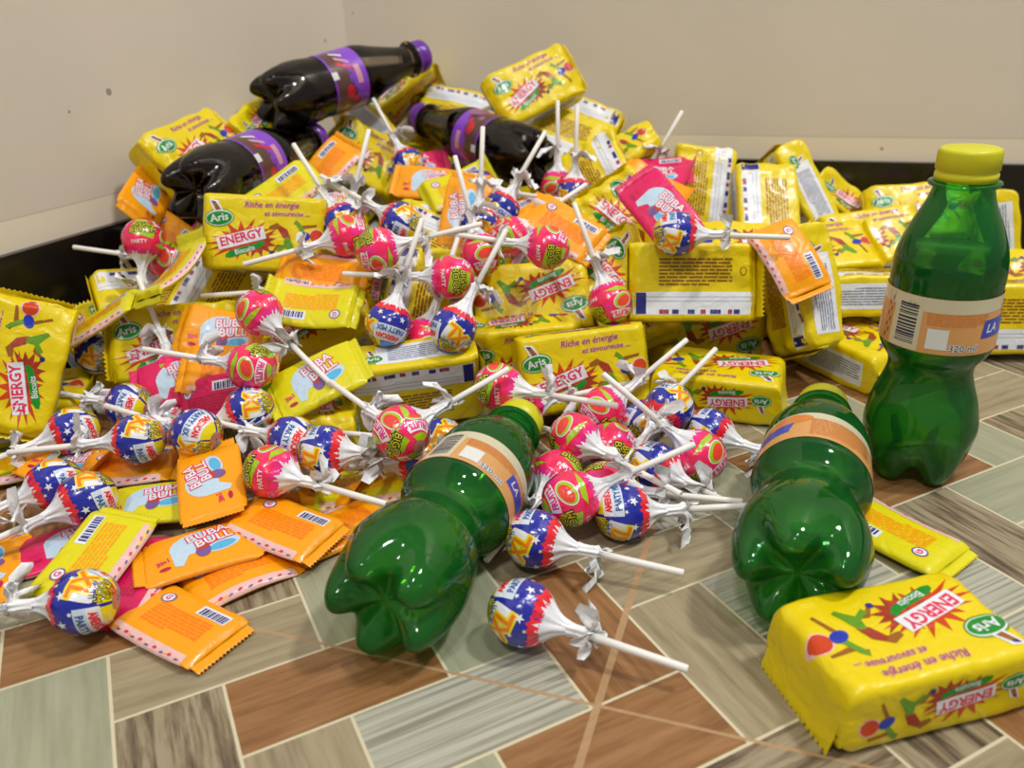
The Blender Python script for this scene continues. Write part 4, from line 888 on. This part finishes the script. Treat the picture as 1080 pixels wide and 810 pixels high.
Lp(418, 454, 30, 'pink', 30, 'pink lollipop with twist over the silver band', naz=180, nel=60, z=.036)
Lp(466, 466, 175, 'blue', 200, 'blue starred lollipop half behind the lying bottle', z=.020)
Lp(272, 328, -45, 'pink', 60, 'pink and lime lollipop left of the emblem sachets', naz=185, nel=45, dz=-.008)
Lp(264, 384, 171, 'pink', 170, 'pink and lime lollipop with long stick over the upright-lettered pack', naz=180, nel=60, dz=-.012)
Lp(190, 392, 112, 'pink', 170, 'pink lollipop hidden under magenta foil, stick upwards', naz=180, nel=30, dz=.004, pri=0.9)
Lp(409, 346, 72, 'blue', -20, 'blue starred lollipop with ball hanging down and stick up, left of centre', naz=180, nel=30, dz=-.012)
Lp(476, 290, 178, 'pink', 80, 'pink lollipop left above the middle pack, stick left', naz=180, nel=60, dz=-.006)
Lp(503, 266, 105, 'pink', 60, 'pink lollipop with its stick pointing up and away, centre', naz=200, nel=25, dz=-.004)
Lp(398, 262, 14, 'pink', 120, 'pink lollipop with yellow-green lettering, stick to the right', naz=180, nel=60, dz=-.006)
Lp(366, 246, 195, 'pink', 40, 'pink lollipop above the emblem sachet, long stick left', naz=180, nel=60, dz=-.006)
Lp(478, 346, 62, 'blue', 60, 'blue-red lollipop left of the middle pack, stick up right', naz=180, nel=30, dz=-.004)
Lp(450, 362, 72, 'pink', 60, 'pink lollipop low between packs, stick upwards', naz=180, nel=30, dz=.004)
Lp(578, 260, 172, 'pink', 60, 'pink lollipop above the middle pack with stick to the left', naz=180, nel=60, dz=-.006)
Lp(532, 242, 34, 'pink', 160, 'pink lollipop behind the centre group with stick up right', naz=180, nel=45, dz=-.004)
Lp(512, 240, 88, 'blue', 60, 'blue starred lollipop with tall upright stick at the centre', naz=180, nel=25, dz=-.002)
Lp(505, 196, -8, 'blue', 60, 'blue starred lollipop under the middle dark bottle', naz=180, nel=55)
Lp(524, 222, 60, 'blue', 0, 'blue lollipop with stick crossing below the middle dark bottle', naz=180, nel=35)
Lp(644, 318, 110, 'pink', 60, 'pink lollipop right of the middle pack, stick up left', naz=180, nel=30, dz=-.010)
Lp(714, 243, -2, 'blue', 110, 'blue starred lollipop on top at right, stick straight right', naz=180, nel=65, dz=-.008)
Lp(430, 172, 118, 'blue', 60, 'blue starred lollipop high up, stick over the logo pack', naz=180, nel=35, dz=-.008)
Lp(150, 252, 268, 'pink', 120, 'pink and lime lollipop hanging at the left flank of the heap', naz=170, nel=25, dz=-.010)
Lp(176, 272, 172, 'pink', 0, 'pink lollipop inside the left flank, only its stick in front of the skirting', naz=170, nel=60, pri=0.9)
Lp(354, 232, 122, 'blue', 60, 'blue starred lollipop right of the left dark bottle, stick up left', naz=180, nel=35, dz=-.006)
Lp(366, 238, 76, 'pink', 0, 'pink lollipop with stick straight up right of the left bottle', naz=180, nel=30)
Lp(424, 234, 150, 'blue', 60, 'blue-violet lollipop left of the logo pack at the centre, stick up left', naz=180, nel=45, dz=-.004)
Lp(104, 372, 152, 'blue', 0, 'lollipop buried at left with only its stick beside the end-standing pack', naz=170, nel=50, dz=.008, pri=0.9)
Lp(536, 152, 68, 'blue', 0, 'lollipop behind the middle dark bottle, stick before the highest pack', naz=180, nel=25, pri=0.9)
Lp(590, 196, 90, 'pink', 0, 'lollipop behind the dark bottle foot, left of the two upright sticks', naz=180, nel=20, pri=0.9)
Lp(606, 204, 88, 'blue', 0, 'lollipop right of the dark bottle foot with upright stick', naz=180, nel=20, pri=0.9)
Lp(676, 190, 60, 'pink', 0, 'lollipop under the magenta sachets whose stick rises before the wall', naz=180, nel=20, dz=-.004, pri=0.9)
Lp(238, 164, 92, 'pink', 0, 'lollipop stick rising before the left wall behind the left bottle', naz=175, nel=15, pri=0.4)
Lp(468, 132, 26, 'pink', 0, 'lollipop between the dark bottles with stick up right', naz=180, nel=40, pri=0.9)
Lp(322, 300, 184, 'blue', 0, 'lollipop under the orange emblem sachet, stick sticking out left', naz=180, nel=60, dz=.008, pri=0.9)
Lp(220, 246, 176, 'pink', 0, 'lollipop behind the upright ENERGY pack, stick left below the bottle foot', naz=180, nel=60, dz=.010, pri=0.9)

# ------------------------------------------------------------------ packs buried in the heap, seen through the gaps
rnd = random.Random(11); NIT = 110
for y in np.arange(0.44, 1.06, 0.070):
    for x in np.arange(-0.55, 0.62, 0.080):
        q = np.array([x + rnd.uniform(-.012, .012), y + rnd.uniform(-.012, .012)])
        if nL @ (q - PL) < 0.075 or nB @ (q - PB) < 0.045: continue
        top = heap(*q)
        if (x > .16 and y < .52) or abs(q[0] / (q[1] * cp)) > 0.66: continue
        z = top - 0.048
        while z > 0.012:
            aa = rnd.uniform(0, 6.28); n = Vector((rnd.uniform(-.25, .25), rnd.uniform(-.4, .1), 1)).normalized()
            u = Vector((math.cos(aa), math.sin(aa), 0)); u = (u - n * u.dot(n)).normalized(); w = n.cross(u); X, Y, Z = [np.array(t) for t in (u, w, n)]
            if rnd.random() < .5: Y, Z = -Y, -Z
            ez = sum(abs(a[2]) * e for a, e in zip((X, Y, Z), (PL_ / 2, PW_ / 2, PT_ / 2))); c = np.array([q[0], q[1], max(z, ez)])
            body('fill', None, c, X, Y, Z, 1.0); z -= 0.036
            if z < top - 0.10: break

# ------------------------------------------------------------------ resting places (mm/10), found by letting all bodies push apart until none sits inside another
so_X = np.array([math.cos(facing - R_(32)), math.sin(facing - R_(32)), 0])
REST = """-643,2798,335 1199,2866,335 -2163,7896,1966 -2465,6410,1466 359,7775,1366 1578,2638,165 1488,5358,170 496,5275,364
70,5725,323 176,5963,635 -685,5240,332 1569,6161,284 1320,5723,816 2843,6221,521 2657,5887,164 2179,5830,682
4020,6064,318 4488,7347,580 4404,6690,358 3332,7319,600 3913,7772,728 3390,8249,639 2860,8036,922 2404,7557,879
1891,7928,980 2676,6860,633 1910,6491,760 933,7645,1143 1032,6726,953 608,8738,1406 329,8772,1920 796,9188,1492
-1120,9722,1857 -463,9617,1578 -1429,9179,1548 -1318,8375,1331 -2703,7421,1618 -2394,8234,1689 -1813,6155,1186 -2475,5753,504
-3345,5172,608 -2830,6340,610 -2261,6360,759 -2389,5729,1036 -2960,5655,742 -3185,6123,335 -1048,6916,524 -633,5817,674
-542,7429,816 -561,6548,871 -775,5940,202 902,6153,621 -1356,5222,162 -3533,5403,181 -1493,5917,485 1090,8271,1208
-207,8562,902 -2087,8095,977 -1666,3167,32 -1784,4158,240 -2139,4155,109 -1701,3671,103 -1481,3555,39 -1305,3838,122
-999,3935,35 -2215,3563,163 -2483,3866,44 -2025,3515,57 -2450,4549,137 -2864,4646,107 -3287,4734,75 -1282,4941,511
-2299,5244,424 -2030,5016,343 -2013,5443,657 -1948,5216,498 -1356,5787,963 -1365,5526,824 -1569,7502,1447 -692,7688,1238
-319,6568,1199 439,6223,1138 1980,5590,1036 1267,7079,1209 1159,6146,1280 1428,7825,1232 1330,7317,1274 -880,8443,1237
-2983,6887,1347 -2808,6824,1027 2024,3621,53 -2872,3649,36 -421,7460,1220 -1777,6632,1396 -936,4321,66 -1208,4363,45
98,7002,1016 -1566,7233,1207 4,2984,174 89,3550,174 585,3799,150 835,4270,148 1247,4625,177 1118,4309,192
866,4839,150 991,4665,346 243,4176,172 294,3808,245 370,4426,286 611,4525,158 515,4063,148 591,4877,236
-85,4747,500 55,4871,297 -2080,3160,200 -2430,4000,255 -2739,4237,217 -2871,4801,288 -2306,4487,369 -1960,4519,375
-2612,5075,322 -2391,5178,167 -1700,4781,396 -1357,4456,328 -1132,4301,335 -1412,4132,308 -645,4223,467 -582,4377,200
-662,4232,479 -463,4623,189 -1683,5270,883 -1681,4919,640 -2389,5408,410 -831,5296,755 -389,5511,999 -186,5857,1059
-906,5668,1177 -1156,5944,1211 -378,5189,741 -605,5451,574 288,5680,1139 20,6199,1091 -202,6256,1167 -218,7239,1265
-43,6491,1226 722,5554,755 1182,5594,1224 -908,8040,1359 -2777,6232,1179 -2698,6406,961 -1233,6211,1244 -1221,6223,1230
-775,6112,1256 -3063,5699,463 66,9260,1319 491,7570,1182 619,7297,1169 1323,7984,1112 -2434,8613,1389 -611,9295,1535
-1521,5908,836 -2544,7012,997 -1942,6456,262 -1748,6336,304 -563,6676,413 938,6574,192 768,6553,319 1762,6406,301
-2357,7273,527 -2930,6862,405 -1740,7190,900 -1707,7074,241 -705,7528,401 -743,7045,194 126,6682,250 915,7125,613
785,6654,278 1881,7136,629 1872,7022,263 2610,6811,205 3521,6775,232 -2380,7551,482 -2512,7650,241 -1688,7269,596
-1825,7803,251 -1025,8089,548 -796,7713,251 382,7606,573 55,7449,233 1204,7380,591 974,7353,264 1815,7150,609
1908,7510,234 2830,7580,301 3667,7493,185 4378,7773,213 -1570,8247,664 -1709,8467,417 -1083,8871,873 -781,8423,230
175,8100,586 205,8192,262 1004,8136,668 876,8084,261 1723,8324,592 1568,8191,284 2513,8342,591 2525,8340,251
3240,8092,170 -1724,9240,737 -1821,9044,306 -602,9474,809 -997,8924,358 263,9061,579 -128,8922,202 950,8916,768
852,9046,238 1681,8677,993 1772,8768,359 -1620,9518,1208 -1555,9647,400 -785,9602,1167 -887,9591,459 147,9342,1001
-205,9336,517 2449,4378,0"""
REST = [tuple(int(v) / 1e4 for v in t.split(',')) for t in REST.split()]
KEPT = {170, 179, 180, 183, 184, 194, 197, 201, 202, 206, 207, 209, 210, 211, 213, 214, 215, 216, 217, 219, 220, 221, 223, 224}
for i, b in enumerate(BOD):
    c = np.array(REST[i])
    if b[0] == 'fill':
        if i not in KEPT: continue
        o = BISC[(1, 2, 3)[i % 3]].get(); put(o, c, *b[3])
        tag(o, 'yellow biscuit pack buried inside the heap, mostly covered by other sweets', 'biscuit pack', 'biscuit packs buried in the heap')
    elif b[4] > 0: put(b[1], c, *b[3])
hide_extra()
